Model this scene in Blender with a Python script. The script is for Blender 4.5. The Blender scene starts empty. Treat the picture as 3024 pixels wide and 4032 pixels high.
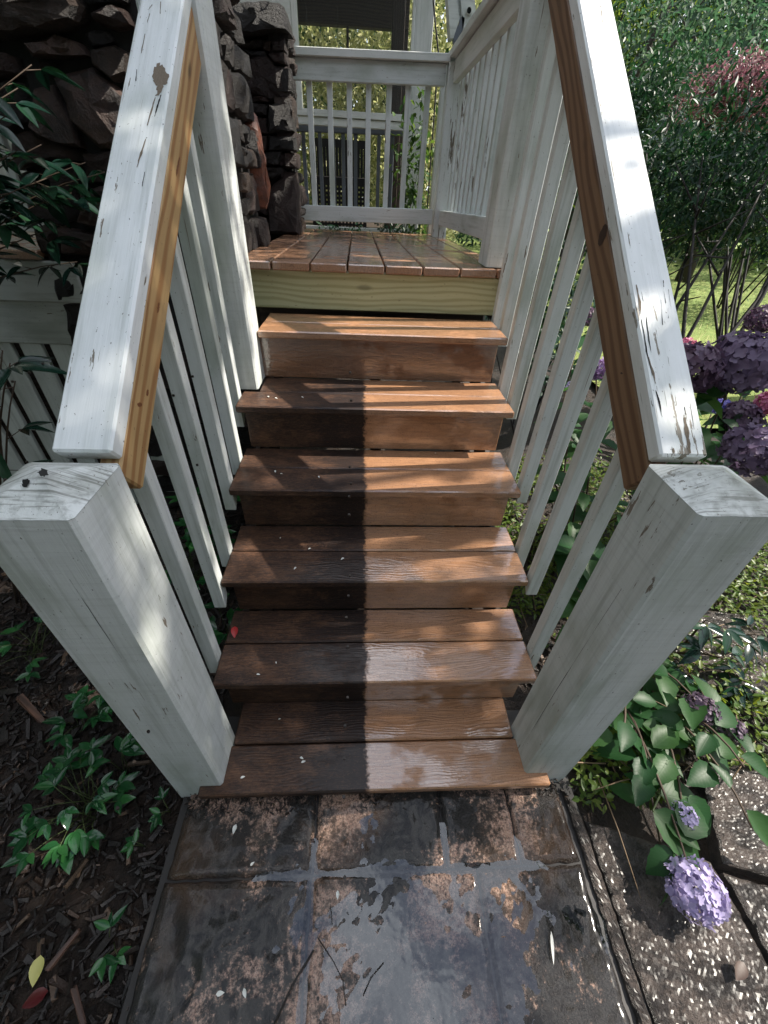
import bpy, bmesh, math, random
import numpy as np
from mathutils import Vector, Matrix, noise

random.seed(7)
rng = np.random.default_rng(7)
scene = bpy.context.scene
COL = scene.collection
R = math.radians

# ------------------------------------------------------------------ camera
F_PX, PITCH, YAW, ROLL = 1608.579, R(38.72), R(4.3232), R(3.1141)
CAM = Vector((0.47057, -0.39146, 1.38687))
fwd = Vector((math.sin(YAW) * math.cos(PITCH), math.cos(YAW) * math.cos(PITCH), -math.sin(PITCH)))
r0 = Vector((math.cos(YAW), -math.sin(YAW), 0))
u0 = r0.cross(fwd)
rgt = r0 * math.cos(ROLL) + u0 * math.sin(ROLL)
upv = -r0 * math.sin(ROLL) + u0 * math.cos(ROLL)
cam = bpy.data.cameras.new('camera')
cam.sensor_fit = 'HORIZONTAL'
cam.sensor_width = 36.0
cam.lens = 36.0 * F_PX / 3024
cam.clip_start = 0.02
cam.clip_end = 600
cam_ob = bpy.data.objects.new('camera', cam)
COL.objects.link(cam_ob)
M = Matrix((rgt, upv, -fwd)).transposed().to_4x4()
M.translation = CAM
cam_ob.matrix_world = M
scene.camera = cam_ob
scene.render.resolution_x, scene.render.resolution_y = 768, 1024


def ray(px, py):
    return fwd + rgt * ((px - 1512) / F_PX) - upv * ((py - 2016) / F_PX)


def at(px, py, ax, val):
    """photo pixel -> point on the plane  ax = val"""
    d = ray(px, py)
    i = 'xyz'.index(ax)
    return CAM + d * ((val - CAM[i]) / d[i])


def dep(px, py, t):
    return CAM + ray(px, py) * t


# ------------------------------------------------------------------ sky, sun, exposure
SUN_EL, SUN_AZ = R(50), R(84)       # azimuth clockwise from +Y
w = bpy.data.worlds.new('World')
scene.world = w
w.use_nodes = True
nt = w.node_tree
bg = nt.nodes['Background']
sky = nt.nodes.new('ShaderNodeTexSky')
sky.sky_type = 'NISHITA'
sky.sun_disc = False
sky.sun_elevation = SUN_EL
sky.sun_rotation = SUN_AZ
sky.air_density = 1.0
sky.dust_density = 1.6
# broken bright cloud all over the sky
wtc = nt.nodes.new('ShaderNodeTexCoord')
wno = nt.nodes.new('ShaderNodeTexNoise')
wno.inputs['Scale'].default_value = 3.2
wno.inputs['Detail'].default_value = 6
nt.links.new(wtc.outputs['Generated'], wno.inputs['Vector'])
wmr = nt.nodes.new('ShaderNodeMapRange')
wmr.interpolation_type = 'SMOOTHSTEP'
wmr.inputs['From Min'].default_value = 0.40
wmr.inputs['From Max'].default_value = 0.58
nt.links.new(wno.outputs[0], wmr.inputs['Value'])
wmx = nt.nodes.new('ShaderNodeMixRGB')
nt.links.new(wmr.outputs[0], wmx.inputs[0])
nt.links.new(sky.outputs[0], wmx.inputs[1])
wmx.inputs[2].default_value = (9.5, 10.0, 10.8, 1)
nt.links.new(wmx.outputs[0], bg.inputs[0])
bg.inputs[1].default_value = 0.11
sd = bpy.data.lights.new('sun', 'SUN')
sd.energy = 5.0
sd.angle = R(0.53)
sd.color = (1.0, 0.93, 0.82)
so = bpy.data.objects.new('sun', sd)
COL.objects.link(so)
SUNV = Vector((math.sin(SUN_AZ) * math.cos(SUN_EL), math.cos(SUN_AZ) * math.cos(SUN_EL), math.sin(SUN_EL)))
so.rotation_euler = SUNV.to_track_quat('Z', 'Y').to_euler()
so.location = (6, 0, 8)
vs = scene.view_settings
vs.view_transform = 'Standard'
vs.look = 'None'
vs.exposure = 0.95
vs.gamma = 1.0
scene.cycles.max_bounces = 5
scene.cycles.diffuse_bounces = 3
scene.cycles.glossy_bounces = 3
scene.cycles.transmission_bounces = 3
scene.cycles.transparent_max_bounces = 8


# ------------------------------------------------------------------ material helpers
class T:
    def __init__(s, name):
        s.m = bpy.data.materials.new(name)
        s.m.use_nodes = True
        s.t = s.m.node_tree
        s.b = s.t.nodes['Principled BSDF']
        s.out = s.t.nodes['Material Output']

    def n(s, typ, **kw):
        nd = s.t.nodes.new('ShaderNode' + typ)
        for k, v in kw.items():
            if k.startswith('i_'):
                key = k[2:]
                key = int(key) if key.isdigit() else key.replace('_', ' ')
                s.set(nd.inputs[key], v)
            else:
                setattr(nd, k, v)
        return nd

    def set(s, sock, v):
        if hasattr(v, 'outputs'):
            v = v.outputs[0]
        if isinstance(v, bpy.types.NodeSocket):
            s.t.links.new(v, sock)
        else:
            if isinstance(v, tuple) and len(v) == 3 and sock.type == 'RGBA':
                v = (*v, 1)
            sock.default_value = v

    def math(s, op, a, b=0.5, clamp=False):
        nd = s.n('Math', operation=op, use_clamp=clamp)
        s.set(nd.inputs[0], a)
        s.set(nd.inputs[1], b)
        return nd

    def ss(s, x, lo, hi):
        nd = s.n('MapRange', interpolation_type='SMOOTHSTEP')
        s.set(nd.inputs['Value'], x)
        nd.inputs['From Min'].default_value = lo
        nd.inputs['From Max'].default_value = hi
        return nd

    def mix(s, f, a, b):
        nd = s.n('MixRGB')
        s.set(nd.inputs[0], f)
        s.set(nd.inputs[1], a)
        s.set(nd.inputs[2], b)
        return nd

    def noise(s, vec, scale, detail=4, rough=0.55, dist=0.0):
        return s.n('TexNoise', i_Vector=vec, i_Scale=scale, i_Detail=detail, i_Roughness=rough, i_Distortion=dist)

    def objco(s, scale=(1, 1, 1), rnd=7.0):
        tc = s.n('TexCoord')
        oi = s.n('ObjectInfo')
        off = s.math('MULTIPLY', oi.outputs['Random'], rnd)
        add = s.n('VectorMath', operation='ADD')
        s.set(add.inputs[0], tc.outputs['Object'])
        cx = s.n('CombineXYZ', i_X=off, i_Y=off, i_Z=off)
        s.set(add.inputs[1], cx)
        mp = s.n('VectorMath', operation='MULTIPLY')
        s.set(mp.inputs[0], add)
        mp.inputs[1].default_value = scale
        return mp

    def pos(s, scale=(1, 1, 1)):
        g = s.n('NewGeometry')
        mp = s.n('VectorMath', operation='MULTIPLY')
        s.set(mp.inputs[0], g.outputs['Position'])
        mp.inputs[1].default_value = scale
        return mp

    def bump(s, h, strength=0.3, dist=0.004):
        nd = s.n('Bump', i_Strength=strength, i_Distance=dist, i_Height=h)
        s.set(s.b.inputs['Normal'], nd)
        return nd

    def P(s, **kw):
        for k, v in kw.items():
            s.set(s.b.inputs[k.replace('_', ' ')], v)
        return s.m


def paint(name, peel=0.0, base=(0.65, 0.685, 0.68), dirt=(0.36, 0.41, 0.35), dirt_amt=0.7, saw=0.0, bare=(0.13, 0.11, 0.085), crack=0.0, end=0.0):
    t = T(name)
    big = t.noise(t.objco((1.6, 4, 4)), 2.2, 5)
    streak = t.noise(t.objco((1.2, 26, 26)), 2.0, 6, 0.65)
    fine = t.noise(t.objco((3.0, 90, 90)), 3.0, 4)
    d = t.math('MULTIPLY', t.ss(big, 0.42, 0.75), dirt_amt)
    d2 = t.math('MULTIPLY', t.ss(streak, 0.46, 0.74), 0.62 * dirt_amt)
    c = t.mix(d, base, dirt)
    c = t.mix(d2, c, tuple(x * 0.62 for x in dirt))
    speck = t.noise(t.objco((40, 60, 60)), 3.2, 2)
    sp = t.math('MULTIPLY', t.ss(speck, 0.70, 0.74), 0.8)
    c = t.mix(sp, c, (0.10, 0.10, 0.085))
    if end:
        eg = t.noise(t.objco((2, 9, 150)), 1.3, 4, 0.6)
        c = t.mix(t.math('MULTIPLY', t.ss(eg, 0.50, 0.66), end), c, (0.14, 0.145, 0.12))
    chipn = t.noise(t.objco((6, 44, 44)), 2.0, 5, 0.6)
    chipm = t.noise(t.objco((2.0, 6, 6)), 1.7, 2)
    v = t.math('ADD', t.math('MULTIPLY', chipn, 0.62), t.math('MULTIPLY', chipm, 0.38))
    lo = 0.66 - peel
    chip = t.ss(v, lo, lo + 0.012)
    crn = t.noise(t.objco((3.2, 120, 120)), 1.6, 2)
    cr = t.math('MULTIPLY', t.ss(crn, 0.73 - crack, 0.75 - crack), t.ss(chipm, 0.42, 0.55))
    chip = t.math('MAXIMUM', chip, cr)
    c = t.mix(chip, c, t.mix(fine, bare, tuple(x * 2.0 for x in bare)))
    h = t.math('ADD', t.math('MULTIPLY', fine, 0.35), t.math('MULTIPLY', streak, 0.35))
    if saw:
        sw = t.noise(t.objco((150, 5, 5)), 1.0, 2)
        h = t.math('ADD', h, t.math('MULTIPLY', sw, saw * 0.6))
        c = t.mix(t.math('MULTIPLY', t.ss(sw, 0.45, 0.75), 0.22), c, tuple(x * 0.6 for x in base))
    h = t.math('SUBTRACT', h, t.math('MULTIPLY', chip, 0.8))
    t.bump(h, 0.55, 0.0025)
    return t.P(Base_Color=c, Roughness=t.math('ADD', 0.34, t.math('MULTIPLY', fine, 0.3)))


def lumber(name, c1, c2, knots=0.0, gr=17.0, rough=0.55, bump=0.25):
    t = T(name)
    co = t.n('SeparateXYZ', i_0=t.objco((1, 1, 1)))
    warp = t.noise(t.objco((1.6, 7, 7)), 1.0, 2)
    yz = t.math('ADD', co.outputs[1], t.math('MULTIPLY', co.outputs[2], 0.7))
    yz = t.math('ADD', yz, t.math('MULTIPLY', warp, 0.06))
    vec = t.n('CombineXYZ', i_X=t.math('MULTIPLY', co.outputs[0], 0.04), i_Y=yz)
    wv = t.n('TexWave', wave_type='BANDS', bands_direction='Y', i_Vector=vec, i_Scale=gr, i_Distortion=3.2, i_Detail=3, i_Detail_Scale=1.6)
    fine = t.noise(t.objco((4, 110, 110)), 2.5, 3)
    c = t.mix(t.ss(wv, 0.25, 0.95), c1, c2)
    c = t.mix(t.math('MULTIPLY', fine, 0.35), c, tuple(x * 0.55 for x in c2))
    kn = t.n('TexVoronoi', i_Vector=t.objco((3.0, 9, 9)), i_Scale=1.3, feature='F1')
    km = t.math('SUBTRACT', 1.0, t.ss(kn.outputs['Distance'], 0.06, 0.16))
    c = t.mix(t.math('MULTIPLY', km, knots), c, tuple(x * 0.16 for x in c2))
    pit = t.noise(t.objco((30, 60, 60)), 3, 2)
    c = t.mix(t.math('MULTIPLY', t.ss(pit, 0.7, 0.74), 0.7), c, (0.05, 0.03, 0.015))
    h = t.math('ADD', t.math('MULTIPLY', wv, 0.4), t.math('MULTIPLY', fine, 0.6))
    t.bump(h, bump, 0.002)
    return t.P(Base_Color=c, Roughness=rough)


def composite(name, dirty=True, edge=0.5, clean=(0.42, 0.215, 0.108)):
    """wet composite decking; grain along local X, grime ends at a washed line in world x"""
    t = T(name)
    warp = t.noise(t.objco((2.0, 7, 7)), 1.3, 3)
    add = t.n('VectorMath', operation='ADD')
    t.set(add.inputs[0], t.objco((1.2, 34, 34)))
    t.set(add.inputs[1], t.n('CombineXYZ', i_Y=t.math('MULTIPLY', warp, 3.5)))
    gw = t.n('TexWave', wave_type='BANDS', bands_direction='Y', i_Vector=add, i_Scale=1.1, i_Distortion=4.0, i_Detail=3, i_Detail_Scale=1.5)
    fine = t.noise(t.objco((14, 120, 120)), 2.2, 4)
    mott = t.noise(t.pos((1, 1, 1)), 55, 5, 0.65)
    tint = t.n('ObjectInfo')
    c = t.mix(gw, clean, tuple(x * 0.78 for x in clean))
    c = t.mix(t.math('MULTIPLY', t.ss(mott, 0.35, 0.8), 0.55), c, tuple(x * 0.62 for x in clean))
    c = t.mix(t.math('MULTIPLY', tint.outputs['Random'], 0.3), c, (0.28, 0.13, 0.062))
    gl_ = t.noise(add, 4.6, 3, 0.6)
    c = t.mix(t.math('MULTIPLY', t.ss(gl_, 0.55, 0.64), 0.42), c, tuple(x * 0.36 for x in clean))
    spk = t.noise(t.pos((1, 1, 1)), 260, 2)
    c = t.mix(t.math('MULTIPLY', t.ss(spk, 0.58, 0.66), 0.55), c, (0.05, 0.022, 0.012))
    if dirty:
        sep = t.n('SeparateXYZ', i_0=t.pos())
        e1 = t.noise(t.pos((1, 1, 1)), 14, 3)
        e2 = t.noise(t.pos((1, 1, 1)), 90, 3)
        x = t.math('ADD', sep.outputs[0], t.math('ADD', t.math('MULTIPLY', e1, 0.034), t.math('MULTIPLY', e2, 0.030)))
        x = t.math('SUBTRACT', x, t.math('MULTIPLY', sep.outputs[1], -0.012))
        msk = t.math('SUBTRACT', 1.0, t.ss(x, edge + 0.022, edge + 0.038))
        g1 = t.noise(t.pos((1.5, 3, 3)), 9, 6, 0.7)
        g2 = t.noise(t.pos((3, 12, 12)), 22, 4, 0.7)
        amt = t.math('ADD', t.math('MULTIPLY', t.ss(g1, 0.30, 0.60), 0.55), t.math('MULTIPLY', t.ss(g2, 0.35, 0.62), 0.47), True)
        # grime is thickest beside the washed line
        nearl = t.ss(x, edge - 0.22, edge + 0.02)
        amt = t.math('ADD', t.math('ADD', t.math('MULTIPLY', amt, 0.62), 0.34), t.math('MULTIPLY', nearl, 0.4), True)
        g3 = t.noise(t.pos((1, 2.5, 2.5)), 150, 4, 0.75)
        amt = t.math('SUBTRACT', amt, t.math('MULTIPLY', t.ss(g3, 0.54, 0.70), 0.42), True)
        grime = t.mix(g2, (0.008, 0.0055, 0.005), (0.026, 0.014, 0.011))
        c2 = t.mix(amt, t.mix(0.62, c, (0.060, 0.026, 0.017)), grime)
        c = t.mix(msk, c, c2)
    wet = t.noise(t.pos((1, 1.4, 1)), 6.5, 4, 0.6)
    film = t.ss(wet, 0.37, 0.49)
    if dirty:
        film = t.math('MULTIPLY', film, t.math('SUBTRACT', 1.0, t.math('MULTIPLY', msk, 0.8)))
    h = t.math('ADD', t.math('MULTIPLY', gw, 0.55), t.math('MULTIPLY', fine, 0.45))
    h = t.math('SUBTRACT', h, t.math('MULTIPLY', t.ss(gl_, 0.52, 0.62), 0.5))
    bm_ = t.bump(h, 0.38, 0.0025)
    rip = t.noise(t.pos((1, 1, 1)), 120, 2)
    cb = t.n('Bump', i_Strength=0.2, i_Distance=0.002, i_Height=t.math('ADD', rip, t.math('MULTIPLY', h, 0.6)))
    t.set(t.b.inputs['Coat Normal'], cb)
    ro = t.math('ADD', 0.36, t.math('MULTIPLY', fine, 0.25))
    cw = t.math('ADD', 0.08, t.math('MULTIPLY', film, 0.92))
    if dirty:
        ro = t.math('ADD', ro, t.math('MULTIPLY', msk, 0.14))
        cw = t.math('MULTIPLY', cw, t.math('SUBTRACT', 1.0, t.math('MULTIPLY', msk, 0.6)))
        t.set(t.b.inputs['Specular IOR Level'], t.math('SUBTRACT', 0.5, t.math('MULTIPLY', msk, 0.2)))
    return t.P(Base_Color=c, Roughness=ro,
               Coat_Weight=cw, Coat_Roughness=t.math('SUBTRACT', 0.16, t.math('MULTIPLY', film, 0.12)), Coat_IOR=2.2)


def leafmat(name, cols, trans=0.35, rough=0.3, attr=True, vein=0.0):
    t = T(name)
    if attr:
        rnd = t.n('Attribute', attribute_name='rnd').outputs['Fac']
    else:
        rnd = t.n('ObjectInfo').outputs['Random']
    ramp = t.n('ValToRGB', i_Fac=rnd)
    els = ramp.color_ramp.elements
    k = len(cols)
    els[0].color = (*cols[0], 1)
    els[1].color = (*cols[-1], 1)
    for i in range(1, k - 1):
        e = els.new(i / (k - 1))
        e.color = (*cols[i], 1)
    c = ramp.outputs[0]
    if vein:
        tc = t.n('TexCoord')
        sep = t.n('SeparateXYZ', i_0=tc.outputs['Object'])
        ay = t.math('ABSOLUTE', sep.outputs[1], 0)
        wv = t.math('SINE', t.math('MULTIPLY', t.math('SUBTRACT', sep.outputs[0], t.math('MULTIPLY', ay, 0.9)), 62.0), 0)
        vm = t.math('MAXIMUM', t.ss(wv, 0.86, 0.98), t.math('SUBTRACT', 1.0, t.ss(ay, 0.004, 0.012)))
        c = t.mix(t.math('MULTIPLY', vm, vein), c, tuple(min(1, x * 2.4) for x in cols[-1]))
        t.bump(vm, 0.12, 0.01)
    sp = t.noise(t.pos(), 60, 2)
    c = t.mix(t.math('MULTIPLY', sp, 0.3), c, tuple(x * 0.5 for x in cols[0]))
    tr = t.n('BsdfTranslucent')
    hs = t.n('HueSaturation', i_Hue=0.47, i_Saturation=1.15, i_Value=1.9, i_Color=c)
    t.set(tr.inputs[0], hs)
    mx = t.n('MixShader', i_0=trans)
    t.set(mx.inputs[1], t.b.outputs[0])
    t.set(mx.inputs[2], tr)
    t.t.links.new(mx.outputs[0], t.out.inputs[0])
    if attr or vein:
        t.b.inputs['Specular IOR Level'].default_value = 0.3
    return t.P(Base_Color=c, Roughness=rough)


def flat(name, col, rough=0.6, metal=0.0, nscale=30, var=0.35):
    t = T(name)
    nz = t.noise(t.pos(), nscale, 4)
    c = t.mix(t.math('MULTIPLY', nz, var * 2), col, tuple(x * 0.5 for x in col))
    t.bump(nz, 0.2, 0.003)
    return t.P(Base_Color=c, Roughness=rough, Metallic=metal)


M_post = paint('post_paint', 0.022, saw=0.8, dirt_amt=0.75)
M_cap = paint('post_end_grain', 0.035, base=(0.66, 0.68, 0.66), dirt=(0.25, 0.26, 0.22), dirt_amt=1.0, saw=0.9, bare=(0.12, 0.115, 0.095), crack=0.06, end=0.75)
M_rail_l = paint('rail_paint', 0.020, base=(0.78, 0.81, 0.82), dirt_amt=0.5, crack=0.01)
M_rail_r = paint('weathered_rail_paint', 0.06, base=(0.80, 0.82, 0.83), dirt_amt=0.35, crack=0.05, bare=(0.13, 0.115, 0.09))
M_bal = paint('baluster_paint', 0.022, dirt_amt=0.75)
M_peel = paint('peeling_paint', 0.085, dirt_amt=0.4, bare=(0.09, 0.075, 0.055))
M_siding = paint('siding_paint', 0.02, base=(0.52, 0.55, 0.52), dirt=(0.28, 0.30, 0.26), dirt_amt=0.7, crack=0.03)
M_trim = paint('trim_paint', -0.02, base=(0.66, 0.67, 0.65), dirt_amt=0.55)
M_grey = paint('grey_paint', -0.05, base=(0.11, 0.125, 0.15), dirt=(0.07, 0.08, 0.09), dirt_amt=0.3, bare=(0.05, 0.05, 0.05))
M_honey = lumber('honey_pine', (0.50, 0.33, 0.15), (0.33, 0.17, 0.065), 0.9)  # warm reflected sunlight is put into this honey tone
M_brownpine = lumber('brown_pine', (0.25, 0.145, 0.08), (0.14, 0.072, 0.038), 0.95)  # aged wood; the shade it stands in is also put into the brown
M_green = lumber('treated_pine', (0.50, 0.50, 0.30), (0.36, 0.36, 0.19), 0.5, gr=20.0)
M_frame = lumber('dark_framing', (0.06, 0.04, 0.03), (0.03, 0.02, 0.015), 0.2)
M_tread = composite('washed_half_tread', True)
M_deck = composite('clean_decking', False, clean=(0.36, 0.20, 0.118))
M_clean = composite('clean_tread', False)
M_screw = flat('screw_dark', (0.02, 0.014, 0.01), 0.5)


# ------------------------------------------------------------------ object helpers
def obj(name, me, mat=None, parent=None):
    o = bpy.data.objects.new(name, me)
    COL.objects.link(o)
    if mat is not None:
        mats = mat if isinstance(mat, (list, tuple)) else [mat]
        if len(me.materials) == 0:
            for m_ in mats:
                me.materials.append(m_)
    if parent is not None:
        o.parent = parent
        base = Matrix.Identity(4)
        q = parent
        while q is not None:
            base = Matrix.Translation(-q.location) @ base if q.get('_t') else q.matrix_basis.inverted() @ base
            q = q.parent
        o.matrix_parent_inverse = base
    return o


def thing(name, label, cat, loc=(0, 0, 0), group=None):
    o = bpy.data.objects.new(name, None)
    COL.objects.link(o)
    o.location = loc
    o['_t'] = 1
    o.empty_display_size = 0.05
    o['label'] = label
    o['category'] = cat
    if group:
        o['group'] = group
    return o


def tag(o, label, cat, group=None, kind=None):
    o['label'] = label
    o['category'] = cat
    if group:
        o['group'] = group
    if kind:
        o['kind'] = kind
    return o


def struct(o):
    o['kind'] = 'structure'
    return o


def mesh(name, verts, faces, smooth=False):
    me = bpy.data.meshes.new(name)
    me.from_pydata([tuple(v) for v in verts], [], faces)
    me.update()
    if smooth:
        me.polygons.foreach_set('use_smooth', [True] * len(me.polygons))
    return me


def box_mesh(name, sx, sy, sz, bev=0.003, seg=1):
    bm = bmesh.new()
    bmesh.ops.create_cube(bm, size=1)
    for v in bm.verts:
        v.co = Vector((v.co.x * sx, v.co.y * sy, v.co.z * sz))
    if bev:
        bmesh.ops.bevel(bm, geom=bm.edges[:], offset=min(bev, 0.4 * min(sx, sy, sz)), segments=seg, affect='EDGES', profile=0.6)
    me = bpy.data.meshes.new(name)
    bm.to_mesh(me)
    bm.free()
    return me


def frame(p0, p1, up):
    p0, p1 = Vector(p0), Vector(p1)
    x = (p1 - p0)
    L = x.length
    x.normalize()
    z = Vector(up)
    z = (z - x * z.dot(x)).normalized()
    y = z.cross(x)
    m = Matrix((x, y, z)).transposed().to_4x4()
    m.translation = (p0 + p1) / 2
    return m, L


def board(name, p0, p1, w_, t_, mat, parent=None, up=(0, 0, 1), bev=0.003, me=None):
    """a length of timber from p0 to p1 (centre line), w_ across, t_ along up"""
    m, L = frame(p0, p1, up)
    if me is None:
        me = box_mesh(name, L, w_, t_, bev)
    o = obj(name, me, mat, parent)
    o.matrix_basis = m
    return o


def bx(name, x0, x1, y0, y1, z0, z1, mat, parent=None, grain='x', bev=0.003):
    c = Vector(((x0 + x1) / 2, (y0 + y1) / 2, (z0 + z1) / 2))
    s = [abs(x1 - x0), abs(y1 - y0), abs(z1 - z0)]
    if grain == 'x':
        return board(name, c - Vector((s[0] / 2, 0, 0)), c + Vector((s[0] / 2, 0, 0)), s[1], s[2], mat, parent, (0, 0, 1), bev)
    if grain == 'y':
        return board(name, c - Vector((0, s[1] / 2, 0)), c + Vector((0, s[1] / 2, 0)), s[0], s[2], mat, parent, (0, 0, 1), bev)
    return board(name, c - Vector((0, 0, s[2] / 2)), c + Vector((0, 0, s[2] / 2)), s[0], s[1], mat, parent, (0, 1, 0), bev)


def tube_mesh(name, pts, radii, n=6):
    V, Fc = [], []
    pts = [Vector(p) for p in pts]
    for i, p in enumerate(pts):
        d = (pts[min(i + 1, len(pts) - 1)] - pts[max(i - 1, 0)]).normalized()
        a = d.orthogonal().normalized() if abs(d.z) > 0.95 else d.cross(Vector((0, 0, 1))).normalized()
        b = d.cross(a)
        for k in range(n):
            an = 2 * math.pi * k / n
            V.append(p + (a * math.cos(an) + b * math.sin(an)) * radii[i])
    for i in range(len(pts) - 1):
        for k in range(n):
            Fc.append((i * n + k, i * n + (k + 1) % n, (i + 1) * n + (k + 1) % n, (i + 1) * n + k))
    Fc.append(tuple(range(n))[::-1])
    Fc.append(tuple(range((len(pts) - 1) * n, len(pts) * n)))
    return mesh(name, V, Fc, True)


def join_tubes(name, paths, n=5):
    V, Fc = [], []
    for pts, radii in paths:
        me = tube_mesh('tmp', pts, radii, n)
        off = len(V)
        V += [v.co.copy() for v in me.vertices]
        Fc += [tuple(i + off for i in p.vertices) for p in me.polygons]
        bpy.data.meshes.remove(me)
    return mesh(name, V, Fc, True)


# ================================================================== GROUND
def fbm(x, y, s, o=3):
    return noise.fractal(Vector((x * s, y * s, 3.1)), 1.0, 2.0, o)


t = T('soil')
n1 = t.noise(t.pos(), 14, 6, 0.7)
n2 = t.noise(t.pos(), 120, 4, 0.7)
c = t.mix(t.ss(n1, 0.3, 0.7), (0.010, 0.007, 0.006), (0.035, 0.022, 0.015))
c = t.mix(t.math('MULTIPLY', t.ss(n2, 0.6, 0.75), 0.6), c, (0.10, 0.065, 0.045))
t.bump(t.math('ADD', n1, n2), 0.9, 0.012)
M_soil = t.P(Base_Color=c, Roughness=0.45)

t = T('lawn_turf')
n1 = t.noise(t.pos(), 1.2, 4)
n2 = t.noise(t.pos((1, 1, 1)), 40, 5, 0.7)
c = t.mix(t.ss(n1, 0.35, 0.7), (0.20, 0.28, 0.06), (0.34, 0.40, 0.11))
c = t.mix(t.math('MULTIPLY', n2, 0.5), c, (0.05, 0.10, 0.02))
t.bump(n2, 1.0, 0.03)
M_lawn = t.P(Base_Color=c, Roughness=0.8)

# one big sheet of ground with garden soil near the stairs
GX = np.concatenate([np.linspace(-40, -2.6, 10), np.linspace(-2.4, 3.4, 88), np.linspace(3.8, 60, 18)])
GY = np.concatenate([np.linspace(-30, -2.0, 8), np.linspace(-1.8, 3.4, 80), np.linspace(3.8, 90, 22)])
V, Fc = [], []
for y in GY:
    for x in GX:
        z = -0.055
        if -2.5 < x < 3.5 and -1.9 < y < 3.5:
            z += 0.030 * fbm(x, y, 2.2) + 0.012 * fbm(x, y, 11)
            inpave = (-0.06 < x < 1.14 and -1.9 < y < 0.3)
            if inpave:
                z = -0.06
        V.append((x, y, z))
nx = len(GX)
for j in range(len(GY) - 1):
    for i in range(nx - 1):
        Fc.append((j * nx + i, j * nx + i + 1, (j + 1) * nx + i + 1, (j + 1) * nx + i))
g = struct(obj('ground', mesh('ground', V, Fc, True), M_soil))
# lawn sheet
V, Fc = [], []
LX = np.linspace(2.6, 40, 40)
LY = np.linspace(2.4, 70, 50)
for j, y in enumerate(LY):
    for i, x in enumerate(LX):
        V.append((x + (0.35 * fbm(0.3, y, 0.6) if i == 0 else 0), y, 0.0 + 0.03 * fbm(x, y, 0.4)))
for j in range(len(LY) - 1):
    for i in range(len(LX) - 1):
        a = j * len(LX) + i
        Fc.append((a, a + 1, a + 1 + len(LX), a + len(LX)))
lawn = struct(obj('lawn', mesh('lawn', V, Fc, True), M_lawn))

# ------------------------------------------------------------------ wet paving
def paver_mat(name, shift):
    t = T(name)
    a1 = t.noise(t.pos(), 5.0, 6, 0.7, 0.4)
    a2 = t.noise(t.pos(), 34, 6, 0.75)
    a3 = t.noise(t.pos(), 190, 3)
    oi = t.n('ObjectInfo')
    base = t.mix(oi.outputs['Random'], (0.50, 0.31, 0.235), (0.40, 0.25, 0.19))
    base = t.mix(t.ss(a3, 0.4, 0.7), base, (0.52, 0.37, 0.29))
    a4 = t.noise(t.pos(), 90, 4, 0.7)
    a0 = t.noise(t.pos(), 2.6, 3, 0.6, 0.3)
    alg = t.math('ADD', t.math('ADD', t.math('MULTIPLY', a0, 0.34), t.math('MULTIPLY', a1, 0.26)), t.math('ADD', t.math('MULTIPLY', a2, 0.22), t.math('MULTIPLY', a4, 0.18)))
    c = t.mix(t.ss(alg, 0.465 - shift, 0.53 - shift), base, (0.009, 0.0075, 0.007))
    g5 = t.noise(t.pos(), 210, 3, 0.7)
    c = t.mix(t.math('MULTIPLY', t.ss(g5, 0.46, 0.62), 0.7), c, (0.022, 0.017, 0.015))
    warm = t.noise(t.pos(), 3.3, 3)
    c = t.mix(t.math('MULTIPLY', t.ss(warm, 0.5, 0.7), 0.25), c, (0.20, 0.095, 0.035))
    h = t.math('ADD', t.math('MULTIPLY', a2, 0.7), t.math('MULTIPLY', a3, 0.4))
    t.bump(t.math('ADD', h, t.math('MULTIPLY', g5, 0.7)), 1.0, 0.009)
    return t.P(Base_Color=c, Roughness=t.math('ADD', 0.22, t.math('MULTIPLY', a2, 0.3)), Coat_Weight=0.45, Coat_Roughness=0.10, Coat_IOR=1.5)


M_paver = paver_mat('wet_paver', 0.0)
M_paver_dark = paver_mat('dark_wet_paver', 0.026)

t = T('wet_flagstone')
a1 = t.noise(t.pos((1, 2.2, 1)), 7.0, 6, 0.7, 0.6)
a2 = t.noise(t.pos((1.0, 1.6, 1)), 75, 5, 0.75)
a3 = t.noise(t.pos(), 330, 3)
c = t.mix(t.ss(a1, 0.38, 0.62), (0.030, 0.024, 0.022), (0.15, 0.12, 0.105))
c = t.mix(t.math('MULTIPLY', t.ss(a2, 0.5, 0.66), 0.6), c, (0.02, 0.017, 0.016))
a5 = t.noise(t.pos(), 150, 4, 0.7)
t.bump(t.math('ADD', t.math('ADD', a2, a5), t.math('MULTIPLY', a3, 0.8)), 1.0, 0.014)
M_flag = t.P(Base_Color=c, Roughness=0.36, Coat_Weight=0.2, Coat_Roughness=0.25)

t = T('joint_grout')
M_grout = t.P(Base_Color=(0.02, 0.017, 0.016), Roughness=0.6)


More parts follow.
